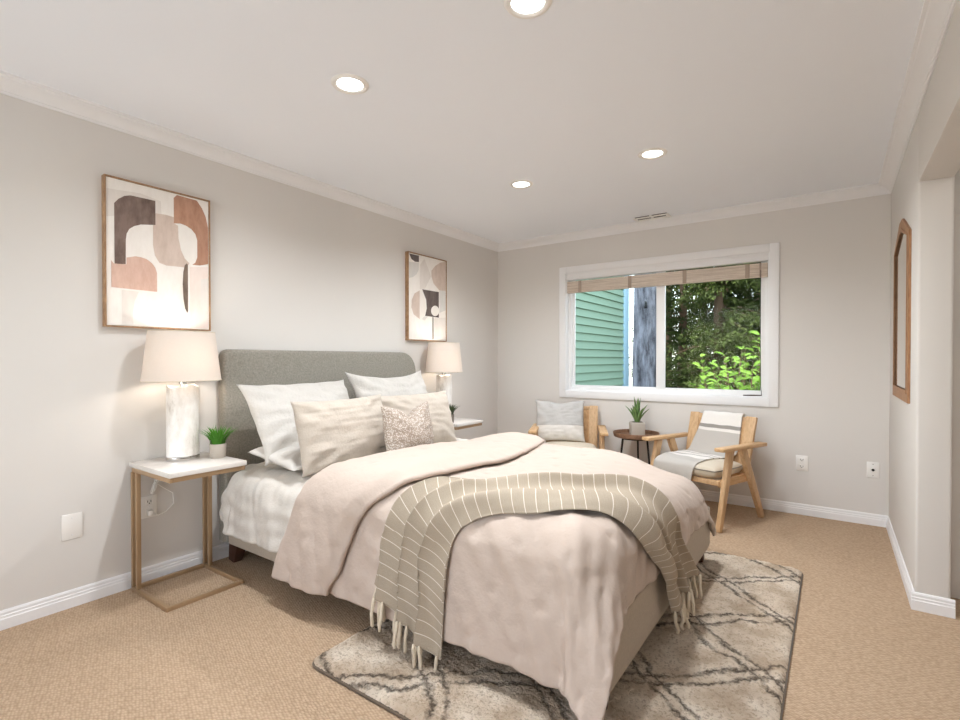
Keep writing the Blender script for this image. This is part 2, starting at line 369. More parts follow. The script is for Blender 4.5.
# ---------------------------------------------------------------- window
w = bpy.data.objects.new('window_1', None); C.objects.link(w); w.location = ((WX0 + WX1)/2, YB, WZ0); w['kind'] = 'structure'
wi = Matrix.Translation(-Vector(w.location))
def wobj(name, b, m, p=None, auto=40):
    bmesh.ops.transform(b, matrix=wi, verts=b.verts); return obj(name, b, m, p or w, True, auto=auto)
def ringbox(x0, x1, z0, z1, t, y0, y1, bev=.003, tb=None):
    tb = tb or t
    b = bx(x0, x0 + t, y0, y1, z0, z1, bev); bx(x1 - t, x1, y0, y1, z0, z1, bev, bm=b)
    bx(x0 + t, x1 - t, y0, y1, z1 - t, z1, bev, bm=b); bx(x0 + t, x1 - t, y0, y1, z0, z0 + tb, bev, bm=b); return b
b = ringbox(WX0 - .066, WX1 + .070, WZ0 - .066, WZ1 + .070, .066, YB - .018, YB); 
wobj('casing', b, M['trim'])
wobj('jamb', ringbox(WX0 - .005, WX1 + .005, WZ0 - .005, WZ1 + .005, .012, YB - .004, YB + .11), M['vinyl'])
wobj('window_frame', ringbox(WX0 + .006, WX1 - .006, WZ0 + .006, WZ1 - .006, .034, YB + .045, YB + .10), M['vinyl'])
MX = -1.272
wobj('sash', ringbox(WX0 + .035, MX + .022, WZ0 + .03, WZ1 - .03, .026, YB + .075, YB + .098), M['vinyl'])
b = ringbox(MX - .030, WX1 - .035, WZ0 + .03, WZ1 - .03, .026, YB + .05, YB + .072); bx(MX - .045, MX + .032, YB + .046, YB + .074, WZ0 + .03, WZ1 - .03, .004, bm=b)
wobj('sash', b, M['vinyl'])
wobj('pane', bx(WX0 + .055, MX, YB + .085, YB + .089, WZ0 + .05, WZ1 - .05), M['glass'], auto=30)
wobj('pane', bx(MX, WX1 - .055, YB + .059, YB + .063, WZ0 + .05, WZ1 - .05), M['glass'], auto=30)

t = thing('bamboo_shade', 'woven bamboo shade drawn up to the top of the window', 'window shade', (-1.306, YB + .02, 1.86))
obj('headrail', bx(-.872, .872, -.02, .022, .122, .178, .003), M['trim'], t, auto=40)
b = bmesh.new()
for k in range(9):   # folded stack of woven slats
    z0 = .006 + k*.0112
    bx(-.868, .868, -.021 + .003*(k % 2) , .010 + .002*((k*3) % 4), z0, z0 + .0105, .002, bm=b)
obj('folded_slats', b, M['bamboo'], t, auto=40)
obj('bottom_rail', bx(-.868, .868, -.020, .016, -.006, .005, .002), M['bamboo'], t, auto=40)
for x in (-.731, -.238, .242, .726, .818):
    obj('tape', bx(x - (.016 if x < .8 else .006), x + (.016 if x < .8 else .006), -.0235, -.020, -.004, .108, .001), M['tape'], t, auto=40)
obj('cord', tube([(.822, -.024, .05), (.822, -.024, -.5), (.826, -.022, -.88), (.832, -.024, -.955)], .0022, 6), M['black'], t)
obj('cord_pull', tube([(.70, -.02, -.957), (.76, -.022, -.955), (.832, -.024, -.953)], [.004, .006, .004], 8), M['darkwood'], t)

# ---------------------------------------------------------------- outside
struct('ground', bx(-14, 12, YB + .3, 26, -.5, -.3), M['soil'])
hs = thing('neighbouring_house', 'green lap sided wing of the house seen through left pane', 'house', (-3.6, 7.5, -.3))
pr_ = [(0.0, 0)]
z = 0
while z < 4.4: pr_ += [(.036, z + .002), (.004, z + .136)]; z += .14
poly = [(x, z) for x, z in pr_[1:]] + [(-.5, pr_[-1][1]), (-.5, 0)]
obj('siding_wall', extrude_poly(poly, 'y', -2.6, 2.75), M['siding'], hs, False)
b = bx(-.08, .05, 2.75, 3.02, 0, 4.42, .004); bx(-.5, -.08, 2.76, 2.99, 0, 4.42, bm=b)
obj('corner_board', b, M['bluetrim'], hs, auto=40)
tr = thing('tree_trunk', 'tall grey barked trunk outside beside the green siding', 'tree', (-3.40, 11.2, -.3))
a_, zz = np.meshgrid(np.linspace(0, 2*np.pi, 49)[:-1], np.linspace(0, 6.5, 60), indexing='ij')
rr = .29 - .012*zz + .012*np.sin(a_*9 + 1.2*np.sin(zz*1.7)) + .008*np.sin(a_*17 + zz*2)
P = np.stack([rr*np.cos(a_), rr*np.sin(a_), zz], -1); P = np.concatenate([P, P[:1]], 0)
obj('trunk', gridmesh(P), M['bark'], tr)
obj('branch_stub', tube([(.05, -.2, 2.62), (.12, -.42, 2.7), (.15, -.55, 2.74)], [.04, .03, .02], 8), M['bark'], tr)

def leaves_mesh(P, D, Nn, L, Wd, cup=.12):
    """pointed leaf (two bent halves) at each P along D with face normal near Nn"""
    D = D/np.linalg.norm(D, axis=1, keepdims=True); S = np.cross(D, Nn); S /= np.linalg.norm(S, axis=1, keepdims=True) + 1e-9
    U = np.cross(S, D); L = L[:, None]; Wd = Wd[:, None]
    v = [P, P + D*L*.35 + S*Wd + U*L*cup, P + D*L*.75 + S*Wd*.7 + U*L*cup*.7, P + D*L - U*L*.1,
         P + D*L*.75 - S*Wd*.7 + U*L*cup*.7, P + D*L*.35 - S*Wd + U*L*cup, P + D*L*.5]
    V = np.stack(v, 1).reshape(-1, 3); n = len(P); k = np.arange(n)[:, None]*7
    F = np.concatenate([k + np.array([[0, 6, 2, 1]]), k + np.array([[6, 3, 2, 2]])[:, [0, 1, 2, 2]], k + np.array([[0, 5, 4, 6]]), k + np.array([[6, 4, 3, 3]])], 0)
    faces = [tuple(dict.fromkeys(q)) for q in F.tolist()]
    return V, faces
def conifer(x, y, h, r, n, mat, label, seed):
    g = np.random.RandomState(seed)
    t = thing('conifer_tree', label, 'tree', (x, y, -.3), 0, 'dark conifers outside the window')
    nb = 170; Ps, Ds = [], []
    bm = tube([(0, 0, 0), (.0, 0, h*.5), (0, 0, h)], [.13, .09, .02], 8)
    for k in range(nb):
        z = h*(.06 + .92*g.rand()); a = g.rand()*6.283; ln = r*(1.08 - .75*z/h)*(.7 + .5*g.rand())
        d = np.array([np.cos(a), np.sin(a), 0]); m = n//nb
        s = np.sqrt(g.rand(m)); p = np.outer(s*ln, d); p[:, 2] = z + .12*ln*s - .42*ln*s*s
        wdt = .06 + .30*ln*s*(1.15 - s)
        lat = g.normal(size=m)*wdt; p[:, 0] -= d[1]*lat; p[:, 1] += d[0]*lat; p[:, 2] += g.normal(size=m)*.035 - np.abs(lat)*.25
        Ps.append(p); dd = d[None]*.7 + g.normal(size=(m, 3))*.6; dd[:, 2] -= .3; Ds.append(dd)
        if k % 2 == 0: tube([(0, 0, z), tuple(d*ln*.5 + [0, 0, z]), tuple(d*ln*.95 + np.array([0, 0, z - .2*ln]))], [.018, .010, .004], 5, bm)
    obj('trunk', bm, M['twig'], t)
    P = np.concatenate(Ps); D = np.concatenate(Ds); N = g.normal(size=P.shape)*.5 + [0, -.2, 1]
    obj('foliage', leaves_mesh(P, D, N, .07 + .06*g.rand(len(P)), .014 + .014*g.rand(len(P))), mat, t, False)
for args in ((-2.95, 12.6, 5.6, 1.15, 12000, M['conifer'], 'dark conifer right beside the grey trunk, behind the window', 1),
             (-1.95, 11.3, 5.2, 1.15, 13000, M['conifer2'], 'olive green conifer in the middle of the right pane', 2),
             (-1.0, 12.0, 5.8, 1.2, 12000, M['conifer'], 'dark conifer at the right edge of the window view', 3),
             (-2.35, 14.6, 6.6, 1.5, 12000, M['conifer'], 'far dark conifer between the trunk and olive conifer', 4),
             (-1.15, 15.0, 6.6, 1.5, 12000, M['conifer'], 'far dark conifer behind the bright shrub and olive conifer', 5),
             (-4.3, 16.5, 6.8, 1.5, 9000, M['conifer2'], 'far olive conifer showing between siding corner and grey trunk', 6),
             (-1.9, 17.2, 7.6, 1.9, 14000, M['conifer'], 'farthest dark conifer in the middle of the right pane', 7),
             (-3.6, 18.2, 7.6, 1.9, 12000, M['conifer'], 'farthest dark conifer behind the grey trunk', 8),
             (-.6, 18.4, 7.6, 1.9, 9000, M['conifer2'], 'farthest olive conifer at the right edge of the window view', 9)):
    conifer(*args)
g = np.random.RandomState(77)
sh = thing('leafy_shrub', 'bright yellow green broadleaf shrub low in the right pane', 'shrub', (-1.0, 7.2, -.3))
bm = bmesh.new(); Ps, Ds = [], []
for k in range(60):
    a = g.rand()*6.283; top = np.array([g.normal()*.40 + .12, g.normal()*.25, 1.10 + .60*g.rand() - .12*abs(g.normal())])
    top[0] = max(top[0], -.5)
    if top[0] < -.1: top[2] -= .25*min(1, -top[0])
    b0 = np.array([.1*np.cos(a), .1*np.sin(a), 0]); mid = (b0 + top)/2 + [top[0]*.15, top[1]*.15, .1]
    tube([b0, mid, top], [.012, .008, .003], 5, bm)
    for j in range(11):
        s = .35 + .65*j/10; p = b0*(1 - s)**2 + 2*s*(1 - s)*mid + s*s*top; an = j*2.4 + a
        Ps.append(p); Ds.append([np.cos(an), np.sin(an), .25 + .3*g.rand()])
obj('stems', bm, M['twig'], sh)
P = np.array(Ps); D = np.array(Ds); N = g.normal(size=P.shape)*.35 + [0, -.5, 1]
obj('foliage', leaves_mesh(P, D, N, .10 + .06*g.rand(len(P)), .026 + .014*g.rand(len(P))), M['bush'], sh, False)
sp = thing('leafy_sapling', 'thin sapling with bright leaves at the right window edge', 'shrub', (-.76, 7.1, -.3))
Ps, Ds = [], []; bm = tube([(0, 0, 0), (.02, 0, 1.0), (-.02, .02, 1.82)], [.014, .010, .003], 6)
for j in range(26):
    z = .9 + .9*j/25; an = j*2.4; Ps.append([.01, 0, z]); Ds.append([np.cos(an), np.sin(an), .35])
obj('stem', bm, M['twig'], sp); P = np.array(Ps); N = g.normal(size=P.shape)*.3 + [0, -.5, 1]
obj('foliage', leaves_mesh(P, np.array(Ds), N, .11 + .05*g.rand(len(P)), .028 + .012*g.rand(len(P))), M['bush'], sp, False)

# ---------------------------------------------------------------- ceiling
for x, y, lab in ((-.875, 1.53, 'round recessed ceiling light cut by the top edge of the photo'), (-1.788, 1.519, 'round recessed ceiling light over the near nightstand side of the bed'),
             (-1.815, 3.083, 'round recessed ceiling light, left one of the far pair'), (-.902, 3.086, 'round recessed ceiling light, right one of the far pair')):
    t = thing('recessed_light', lab, 'ceiling light', (x, y, H), 0, 'recessed ceiling lights')
    obj('trim_ring', lathe([(.058, -.004), (.066, -.009), (.080, -.006), (.084, 0), (.058, 0)], 40, cap=False), M['plastic'], t, auto=50)
    obj('lens', lathe([(.0585, -.0012), (.04, -.0045), (.001, -.005)], 40), M['led'], t)
    l = bpy.data.lights.new('downlight', 'AREA'); l.shape = 'DISK'; l.size = .11; l.energy = DOWN_W; l.color = (.92, .96, 1); l.spread = R(150)
    lo = bpy.data.objects.new('downlight', l); C.objects.link(lo); lo.parent = t; lo.location = (0, 0, -.012)
hl = bpy.data.lights.new('hall_fill', 'AREA'); hl.shape = 'DISK'; hl.size = .15; hl.energy = 3.5; hl.color = (1, .96, .92)  # unseen fill added to brighten the hall past the jamb
hlo = bpy.data.objects.new('hall_fill', hl); C.objects.link(hlo); hlo.location = (1.05, 2.3, H - .012)
t = thing('ceiling_vent', 'white ceiling vent with two dark slots above the window', 'vent', (-1.30, 4.435, H))
b = ringbox(-.150, .150, -.055, .055, .028, -.008, 0); bmesh.ops.rotate(b, matrix=Matrix.Rotation(R(90), 3, 'X'), verts=b.verts); 
bmesh.ops.translate(b, verts=b.verts, vec=(0, 0, -.008))
bx(-.010, .010, -.05, .05, -.008, 0, bm=b); obj('frame', b, M['plastic'], t, auto=40)
obj('duct', bx(-.135, .135, -.045, .045, -.002, -.0005), M['dark'], t)
for sx in (-1, 1):
    b = bmesh.new()
    for k in range(3): beam((sx*.012, -.018 + .018*k, -.004), (sx*.118, -.018 + .018*k, -.004), .009, .0012, up=(0, sx*.9, .5), bev=0, bm=b)
    obj('louver', b, M['pipe'] if sx < 0 else M['dark'], t)

# ---------------------------------------------------------------- wall plates
def plate(name, label, cat, loc, rz, w, h, kind):
    t = thing(name, label, cat, loc, rz)
    obj('cover_plate', bx(-w/2, w/2, -.006, 0, -h/2, h/2, .0025), M['plastic'], t, auto=40)
    if kind == 'duplex':
        for s in (-1, 1):
            f = obj('receptacle', bx(-.017, .017, -.0085, -.005, s*.026 - .0145, s*.026 + .0145, .004), M['plastic'], t, auto=40)
            b = bx(-.009, -.0065, -.0092, -.0080, s*.026 - .002, s*.026 + .008); bx(.0065, .009, -.0092, -.0080, s*.026 - .002, s*.026 + .008, bm=b); bx(-.0025, .0025, -.0092, -.0080, s*.026 - .010, s*.026 - .005, bm=b)
            obj('slots', b, M['dark'], f)
    elif kind == 'coax':
        b = lathe([(.0085, 0), (.0085, .004), (.005, .004), (.005, .010)], 16); bmesh.ops.rotate(b, matrix=Matrix.Rotation(R(90), 3, 'X'), verts=b.verts); bmesh.ops.translate(b, verts=b.verts, vec=(0, -.006, 0))
        obj('coaxial_jack', b, M['black'], t)
    ss = ((0, 0),) if kind == 'duplex' else ((0, h*.36), (0, -h*.36)) if kind == 'coax' else ((0, .041), (0, -.041))
    for x, z in ss:
        b = lathe([(.0032, 0), (.0028, .0012)], 10); bmesh.ops.rotate(b, matrix=Matrix.Rotation(R(90), 3, 'X'), verts=b.verts); bmesh.ops.translate(b, verts=b.verts, vec=(x, -.0058, z))
        obj('screw', b, M['pipe'] if kind == 'coax' else M['trim'], t)
    return t
plate('wall_outlet', 'white duplex wall outlet right of the wooden armchair under the window', 'outlet', (-.200, YB, .397), 0, .078, .116, 'duplex')
plate('cable_outlet', 'white cable plate with one dark jack near right corner', 'outlet', (.231, YB, .399), 0, .072, .112, 'coax')
plate('blank_plate', 'wide blank white wall plate left of the gold nightstand', 'wall plate', (XL, .832, .389), R(90), .082, .122, 'blank')
plate('wall_outlet', 'white duplex wall outlet behind the open near nightstand', 'outlet', (XL, 1.165, .405), R(90), .078, .118, 'duplex')

# ---------------------------------------------------------------- mirror on the right wall
t = thing('arched_mirror', 'tall narrow mirror with a pointed brown wooden frame on right wall', 'mirror', (XR, 3.80, .966))
def mpoly(i, hw=.40, hs=.90, ht=1.03, ta=.07): return [(-hw + i, i), (hw - i, i), (hw - i, hs - i*.25), (ta - i*.3, ht - i*1.1), (-ta + i*.3, ht - i*1.1), (-hw + i, hs - i*.25)]
def ringpoly(o, i, x0, x1):
    b = bmesh.new(); n = len(o); vs = [[b.verts.new((x, p, q)) for p, q in pl] for x, pl in ((x0, o), (x1, o), (x1, i), (x0, i))]
    for k in range(n):
        j = (k + 1) % n
        for a in range(4): b.faces.new((vs[a][k], vs[a][j], vs[(a + 1) % 4][j], vs[(a + 1) % 4][k]))
    bmesh.ops.recalc_face_normals(b, faces=b.faces); bmesh.ops.bevel(b, geom=b.edges[:], offset=.0015, segments=2, affect='EDGES'); return b
obj('frame', ringpoly(mpoly(0), mpoly(.058), -.012, 0), M['framewood2'], t, auto=40)
obj('frame_bead', ringpoly(mpoly(.046), mpoly(.066), -.015, -.008), M['framewood2'], t, auto=40)
b = bmesh.new(); b.faces.new([b.verts.new((-.005, p, q)) for p, q in mpoly(.055)][::-1]); obj('mirror_glass', b, M['mirror'], t, False)
# ---------------------------------------------------------------- cloth lying over the bed
def wav(x, y, k, seed, n=7):
    """smooth pseudo noise, about -1..1"""
    r = np.random.RandomState(seed); o = 0
    for i in range(n):
        t = r.uniform(0, 2*np.pi); kk = k*r.uniform(.6, 1.5)
        o = o + np.sin(kk*(x*np.cos(t) + y*np.sin(t)) + r.uniform(0, 6.28))
    return o/n*1.6
def sstep(x, a, b):
    t = np.clip((x - a)/(b - a), 0, 1); return t*t*(3 - 2*t)
class Drape:
    sink = .105     # the far foot corner has sunk
    """cloth coordinates (a, b) -> a box with round shoulders; what overhangs hangs down, corners as cones"""
    def __init__(s, x0, x1, y0, y1, z, r, slope=.10, corner=.34, head=False, fold=.012, seed=1):
        s.x0, s.x1, s.y0, s.y1, s.z, s.r, s.slope, s.corner, s.head, s.fold, s.seed = x0, x1, y0, y1, z, r, slope, corner, head, fold, seed
    def at(s, a, b):
        a = np.asarray(a, float); b = np.asarray(b, float); r = s.r
        qx = np.clip(a, s.x0 + r if s.head else -99, s.x1 - r); qy = np.clip(b, s.y0 + r, s.y1 - r)
        ox, oy = a - qx, b - qy
        d = np.hypot(ox, oy); dd = np.maximum(d, 1e-9); ux, uy = ox/dd, oy/dd
        q = r*np.pi/2
        arc = np.minimum(d, q); out = r*np.sin(arc/r); drop = r*(1 - np.cos(arc/r))
        hang = np.maximum(d - q, 0)
        cor = (2*np.abs(ux*uy))**1.3
        sl = s.slope + (s.corner - s.slope)*cor
        w = sstep(d, r*.8, r*2.6)
        ax = a + .35*oy; by = b + .35*ox
        sx = sstep(np.abs(oy), .05, .2); sy = sstep(np.abs(ox), .05, .2)
        f = s.fold*w*(sx*(wav(ax, b*.12, 22, s.seed, 6) + .5*wav(ax, b*.2, 46, s.seed + 1, 6)) + sy*(wav(a*.12, by, 20, s.seed + 2, 6) + .5*wav(a*.2, by, 44, s.seed + 3, 6)))/(1 + .5*sx*sy)
        out = out + hang*sl + f
        drop = drop + hang*np.sqrt(np.maximum(1 - sl**2, .1))
        flat = 1 - sstep(d, 0, r*1.2)
        z = s.z - drop + flat*s.puff(a, b) - s.sink*sstep(a, -1.2, -.68)*sstep(b, 2.05, 2.95)*(1 - .65*sstep(d, r, 2.4*r))
        return np.stack([qx + ux*out, qy + uy*out, z], -1)
    def puff(s, a, b): return .010*wav(a, b, 6, s.seed + 5)
    def normal(s, a, b):
        e = 2e-3
        n = np.cross(s.at(a + e, b) - s.at(a - e, b), s.at(a, b + e) - s.at(a, b - e))
        return n/np.maximum(np.linalg.norm(n, axis=-1, keepdims=True), 1e-9)
DUVET = Drape(-2.9, -.575, 1.50, 3.10, .640, .15, slope=.10, corner=.34, fold=.012, seed=11)
COVER = Drape(-2.865, -.66, 1.505, 3.13, .590, .13, slope=.06, corner=.20, head=True, fold=.010, seed=23)
DUV_FOOT, DUV_NEAR, DUV_FAR = .37, .60, .36      # how much cloth hangs past each shoulder
# ---------------------------------------------------------------- rug
t = thing('shag_rug', 'cream shag rug with dark wavy diamond lines under the bed', 'rug', (-.905, 2.27, 0))
nx, ny = 250, 330; hx, hy = .765, 1.065
gx, gy = np.meshgrid(np.linspace(-hx, hx, nx), np.linspace(-hy, hy, ny), indexing='ij')
ed = np.minimum(hx - np.abs(gx), hy - np.abs(gy)); cr = .05
g = np.random.RandomState(5); rnd = g.rand(nx, ny)
z = .010 + .012*np.clip(ed/.02, 0, 1)**.5 + .0035*wav(gx, gy, 90, 3, 9) + .003*wav(gx, gy, 170, 4, 9) + .004*rnd
qx = np.maximum(np.abs(gx) - (hx - cr), 0); qy = np.maximum(np.abs(gy) - (hy - cr), 0); q = np.hypot(qx, qy)
k = np.where((qx > 0) & (qy > 0) & (q > 1e-6), np.minimum(1, np.maximum(qx, qy)/np.maximum(q, 1e-6)), 1)
px = np.where((qx > 0) & (qy > 0), np.sign(gx)*(hx - cr + qx*k), gx); py = np.where((qx > 0) & (qy > 0), np.sign(gy)*(hy - cr + qy*k), gy)
wob = .003
P = np.stack([px + wob*wav(gx, gy, 60, 8)*np.clip(ed/.1, 0, 1), py + wob*wav(gx, gy, 60, 9)*np.clip(ed/.1, 0, 1), z], -1)
obj('pile', gridmesh(P), M['rug'], t)
ang = [(hx - cr + cr*math.cos(a), hy - cr + cr*math.sin(a)) for a in np.linspace(0, math.pi/2, 7)]
loop = ang + [(-x, y) for x, y in ang[::-1]] + [(-x, -y) for x, y in ang] + [(x, -y) for x, y in ang[::-1]]
bm = tube([(x, y, .006) for x, y in loop + loop[:1]], .006, 6); obj('binding', bm, M['rugedge'], t)

# ---------------------------------------------------------------- bed
BY = 2.35
t = thing('upholstered_bed', 'grey upholstered bed with tall plain headboard and dark wooden legs', 'bed', (-1.75, BY, 0))
def yz_slab(y0, y1, z0, z1, r, r0, x0, x1, bev):
    pl = [(y0, z0), (y1, z0)] + [(y1 - r + r*math.cos(a), z1 - r + r*math.sin(a)) for a in np.linspace(0, math.pi/2, 9)] + [(y0 + r0 - r0*math.sin(a), z1 - r0 + r0*math.cos(a)) for a in np.linspace(0, math.pi/2, 9)]
    b = extrude_poly(pl, 'x', x0, x1)
    bmesh.ops.bevel(b, geom=[e for e in b.edges if abs(e.verts[0].co.x - e.verts[1].co.x) < 1e-6], offset=bev, segments=3, affect='EDGES', profile=.6); return b
b = yz_slab(-.82, .835, .12, 1.255, .15, .045, -1.235, -1.135, .022)
for v in b.verts:
    if v.co.z > .6 and v.co.x > -1.2: v.co.x -= .035*((v.co.z - .6)/.65)**2      # the face rolls back a little towards the top
obj('headboard', b, M['headfab'], t, auto=60)
for s in (-1, 1): obj('side_rail', bx(-1.135, 1.165, s*.79 - .025, s*.79 + .025, .115, .34, .012, 3), M['railfab'], t, auto=60)
obj('foot_rail', bx(1.115, 1.170, -.800, .770, .115, .335, .014, 3), M['railfab'], t, auto=60)
for sx, sy in ((-1, -1), (-1, 1), (1, -1), (1, 1)):
    x = -1.13 if sx < 0 else 1.09; b = beam((x, sy*.75, .125), (x + sx*.02*(sx > 0) - .02*(sx < 0), sy*.765, 0 if sx < 0 else .024), .095, .075, .06, .05, up=(0, 1, 0), bev=.004)
    obj('leg', b, M['darkwood'], t, auto=40)
obj('slat_base', bx(-1.12, 1.11, -.76, .76, .22, .30, .004), M['railfab'], t, auto=40)
obj('mattress', bx(-1.10, .86, -.69, .60, .302, .540, .07, 4), M['white'], t, auto=60)

# coverlet
D = COVER; b0 = D.y0 + D.r - .44; b1 = D.y1 - D.r + .30
A, B = np.meshgrid(np.linspace(D.x0 + D.r - .24, -1.87, 140), np.linspace(b0, b1, 220), indexing='ij')
lo = b0 + .15*(1 - sstep(A, A.min(), A.min() + .26)); B = lo + (B - b0)*(b1 - lo)/(b1 - b0)
N = D.normal(A, B); P = D.at(A, B) + N*(.004*wav(A, B, 38, 61, 9) + .0025*wav(A, B, 90, 62, 9) + .003*np.sin(B*60 + 2*wav(A, B, 14, 63)) + .0035*wav(A*.3, B, 75, 64, 9) + .0030*wav(A, B*.3, 95, 65, 9) + .045*sstep(A, -2.0, -2.45)*sstep(B, 1.60, 1.40))[..., None]
P[..., 2] = np.maximum(P[..., 2], .16)
o = obj('coverlet', shell(P, N, .010), M['coverlet']); tag(o, 'white crinkled gauze coverlet tucked over the head end of the bed', 'coverlet')

# comforter, its head end folded back on itself
D = DUVET; bn = D.y0 + D.r - DUV_NEAR; bf = D.y1 - D.r + DUV_FAR; af = D.x1 - D.r + DUV_FOOT
FB = [1.0, 1.118, 1.233, 1.386, 1.509, 1.60, 1.96, 2.5, 2.95, 3.3]; FA = [-2.22, -2.196, -2.163, -2.10, -2.035, -1.985, -1.93, -1.93, -1.86, -1.90]
EB = [1.0, 1.127, 1.227, 1.317, 1.414, 1.504, 1.60, 1.85, 2.3, 2.785, 3.05, 3.3]; EA = [-1.90, -1.818, -1.765, -1.742, -1.695, -1.61, -1.52, -1.478, -1.443, -1.515, -1.60, -1.66]
bb = np.linspace(bn, bf, 250); fa = np.interp(bb, FB, FA); ea = np.interp(bb, EB, EA)
sm = np.ones(13)/13; fa = np.convolve(np.pad(fa, 6, 'edge'), sm, 'valid'); ea = np.convolve(np.pad(ea, 6, 'edge'), sm, 'valid')
HF = .056*(1 - .40*sstep(np.linspace(bn, bf, 250), 2.3, 2.95))
rows = []
for s in np.linspace(0, 1, 26):     # the flap, from its hem back to the fold
    h = HF*(1 - .42*(1 - sstep(s, 0, .22))) + .010*np.sin(s*np.pi)
    rows.append((ea + (fa - ea)*s, np.full_like(bb, h)))
for s in np.linspace(0, 1, 11)[1:]:
    an = s*np.pi; rows.append((fa - np.sin(an)*.05, HF*.5*(1 + np.cos(an)) + 0*bb))
for s in np.linspace(0, 1, 170)[1:]: rows.append((fa + (af - fa)*s, 0*bb))
A = np.array([r[0] for r in rows]); Hh = np.array([r[1] for r in rows]); B = np.broadcast_to(bb, A.shape)
N = D.normal(A, B)
tuft = np.zeros_like(A)
for i in range(12):
    for j in range(13):
        ta, tb = -2.3 + .2*i + (.1 if j % 2 else 0), 1.1 + .185*j
        tuft -= .008*np.exp(-((A - ta)**2 + (B - tb)**2)/(2*.014**2)) + .002*np.exp(-((A - ta)**2 + (B - tb)**2)/(2*.07**2))
crease = .0045*np.sin(62*(B*.75 + A*.55) + 2.5*wav(A, B, 8, 71))*sstep(A, -.98, -.75)*sstep(B, 1.58, 1.72)*(1 - sstep(B, 2.2, 2.5))*(1 - sstep(A, -.45, -.3))
side = sstep(B, 1.72, 1.50)
soft = .007*wav(A, B, 9, 72, 9) + .0030*wav(A, B, 26, 73, 9) + .0015*wav(A, B, 60, 76, 9)
soft = soft + side*sstep(A, -1.25, -1.05)*(.0065*np.sin(26*(A + .5*B) + 3*wav(A, B, 4, 77)) + .004*np.sin(58*(A + .55*B) + 3*wav(A, B, 5, 78)))*(1 - .5*sstep(A, -.7, -.5))
soft = soft + .005*np.sin(40*(A*.5 + B) + 3*wav(A, B, 5, 79))*sstep(A, -1.75, -1.55)*(1 - sstep(A, -1.45, -1.25))*side
shoulder = .010*np.sin(9*A + 3*wav(A, B, 3, 74))*sstep(B, 1.62, 1.45)*(-1) if False else 0
P = D.at(A, B) + N*(Hh + (tuft + crease + soft))[..., None]
o = obj('comforter', shell(P, N, .018), M['duvet']); tag(o, 'blush beige comforter spread over the bed, its head end folded back', 'comforter')

# throw blanket lying across the foot of the bed
LE = [(-1.57, 1.17), (-1.552, 1.28), (-1.548, 1.378), (-1.524, 1.473), (-1.498, 1.543), (-1.45, 1.601), (-1.39, 1.668), (-1.302, 1.772), (-1.204, 1.861), (-1.11, 1.964), (-1.003, 2.048), (-.875, 2.15), (-.77, 2.21), (-.67, 2.23), (-.576, 2.25), (-.46, 2.30), (-.33, 2.38), (-.25, 2.42)]
RE = [(-1.215, .985), (-1.21, 1.099), (-1.21, 1.205), (-1.206, 1.314), (-1.191, 1.414), (-1.165, 1.47), (-1.10, 1.52), (-1.003, 1.559), (-.859, 1.601), (-.75, 1.665), (-.68, 1.72), (-.615, 1.76), (-.552, 1.80), (-.475, 1.88), (-.382, 1.98), (-.27, 2.07), (-.16, 2.12)]
def resamp(pl, n):
    p = np.array(pl); s = np.r_[0, np.cumsum(np.hypot(*np.diff(p, axis=0).T))]; q = np.linspace(0, s[-1], n)
    o = np.stack([np.interp(q, s, p[:, i]) for i in (0, 1)], 1)
    for _ in range(6): o[1:-1] = (o[:-2] + 2*o[1:-1] + o[2:])/4
    return o, s[-1]
nv, nu = 260, 72
L_, l1 = resamp(LE, nv); R_, l2 = resamp(RE, nv)
u = np.linspace(0, 1, nu)[:, None]; v = np.linspace(0, 1, nv)[None]
near = 1 - sstep(v, .22, .42); foot = sstep(v, .72, .9); mid = 1 - np.maximum(near, foot)
# pleats: a wavy crosswise position and a height of their own, drifting along the length
ph = 2*np.pi*(3.1*u + .25*np.sin(2.4*v*np.pi) + .12*wav(u*3, v*6, 1.4, 91))
lat = .066*np.sin(ph)*near + .045*np.sin(ph*.67 + 1.2)*foot + .030*np.sin(ph*.8)*mid
uu = np.clip(u + lat*1.1, -.02, 1.02)
A = L_[None, :, 0]*(1 - uu) + R_[None, :, 0]*uu; B = L_[None, :, 1]*(1 - uu) + R_[None, :, 1]*uu
lift = (.5 - .5*np.cos(ph - .9))
ridge = np.exp(-((u - .86 + .05*np.sin(5*v))/.075)**2)*.045 + np.exp(-((u - .42 - .20*np.sin(6*v + 1.0))/.065)**2)*.040 + np.exp(-((u - .12 - .06*np.sin(9*v))/.05)**2)*.022*sstep(v, .45, .6)
hh = .014 + mid*.010*(.5 + .5*np.sin(9*u + 12*v + 2*wav(u*3, v*5, 2, 95))) + near*.046*lift**1.2 + mid*(ridge + .008*lift) + foot*(.026*lift + .6*ridge) + .004*wav(u*4, v*14, 2.5, 92) + .0025*wav(u*9, v*20, 3.5, 93)
edge = np.minimum(u, 1 - u); hh = .012 + (hh - .012)*(.25 + .75*sstep(edge, 0, .07)); hh = hh + .02*np.exp(-((v - .06)/.08)**2)*0
N = DUVET.normal(A, B); P = DUVET.at(A, B) + N*hh[..., None]
N2 = np.cross(np.gradient(P, axis=0), np.gradient(P, axis=1)); N2 /= np.linalg.norm(N2, axis=-1, keepdims=True) + 1e-9
N2 *= np.sign((N2*N).sum(-1, keepdims=True) + 1e-9)
UV = np.stack(np.broadcast_arrays(u*.55, v*(l1 + l2)/2), -1)
th = thing('throw_blanket', 'taupe throw blanket with thin white lines draped across the bed', 'blanket', (-1.0, 1.75, .66))
off = np.array(th.location)
vv, ff, uvv = shell(P - off, N2, .005, UV); obj('cloth', (vv, ff, uvv), M['throw'], th)
g = np.random.RandomState(9)
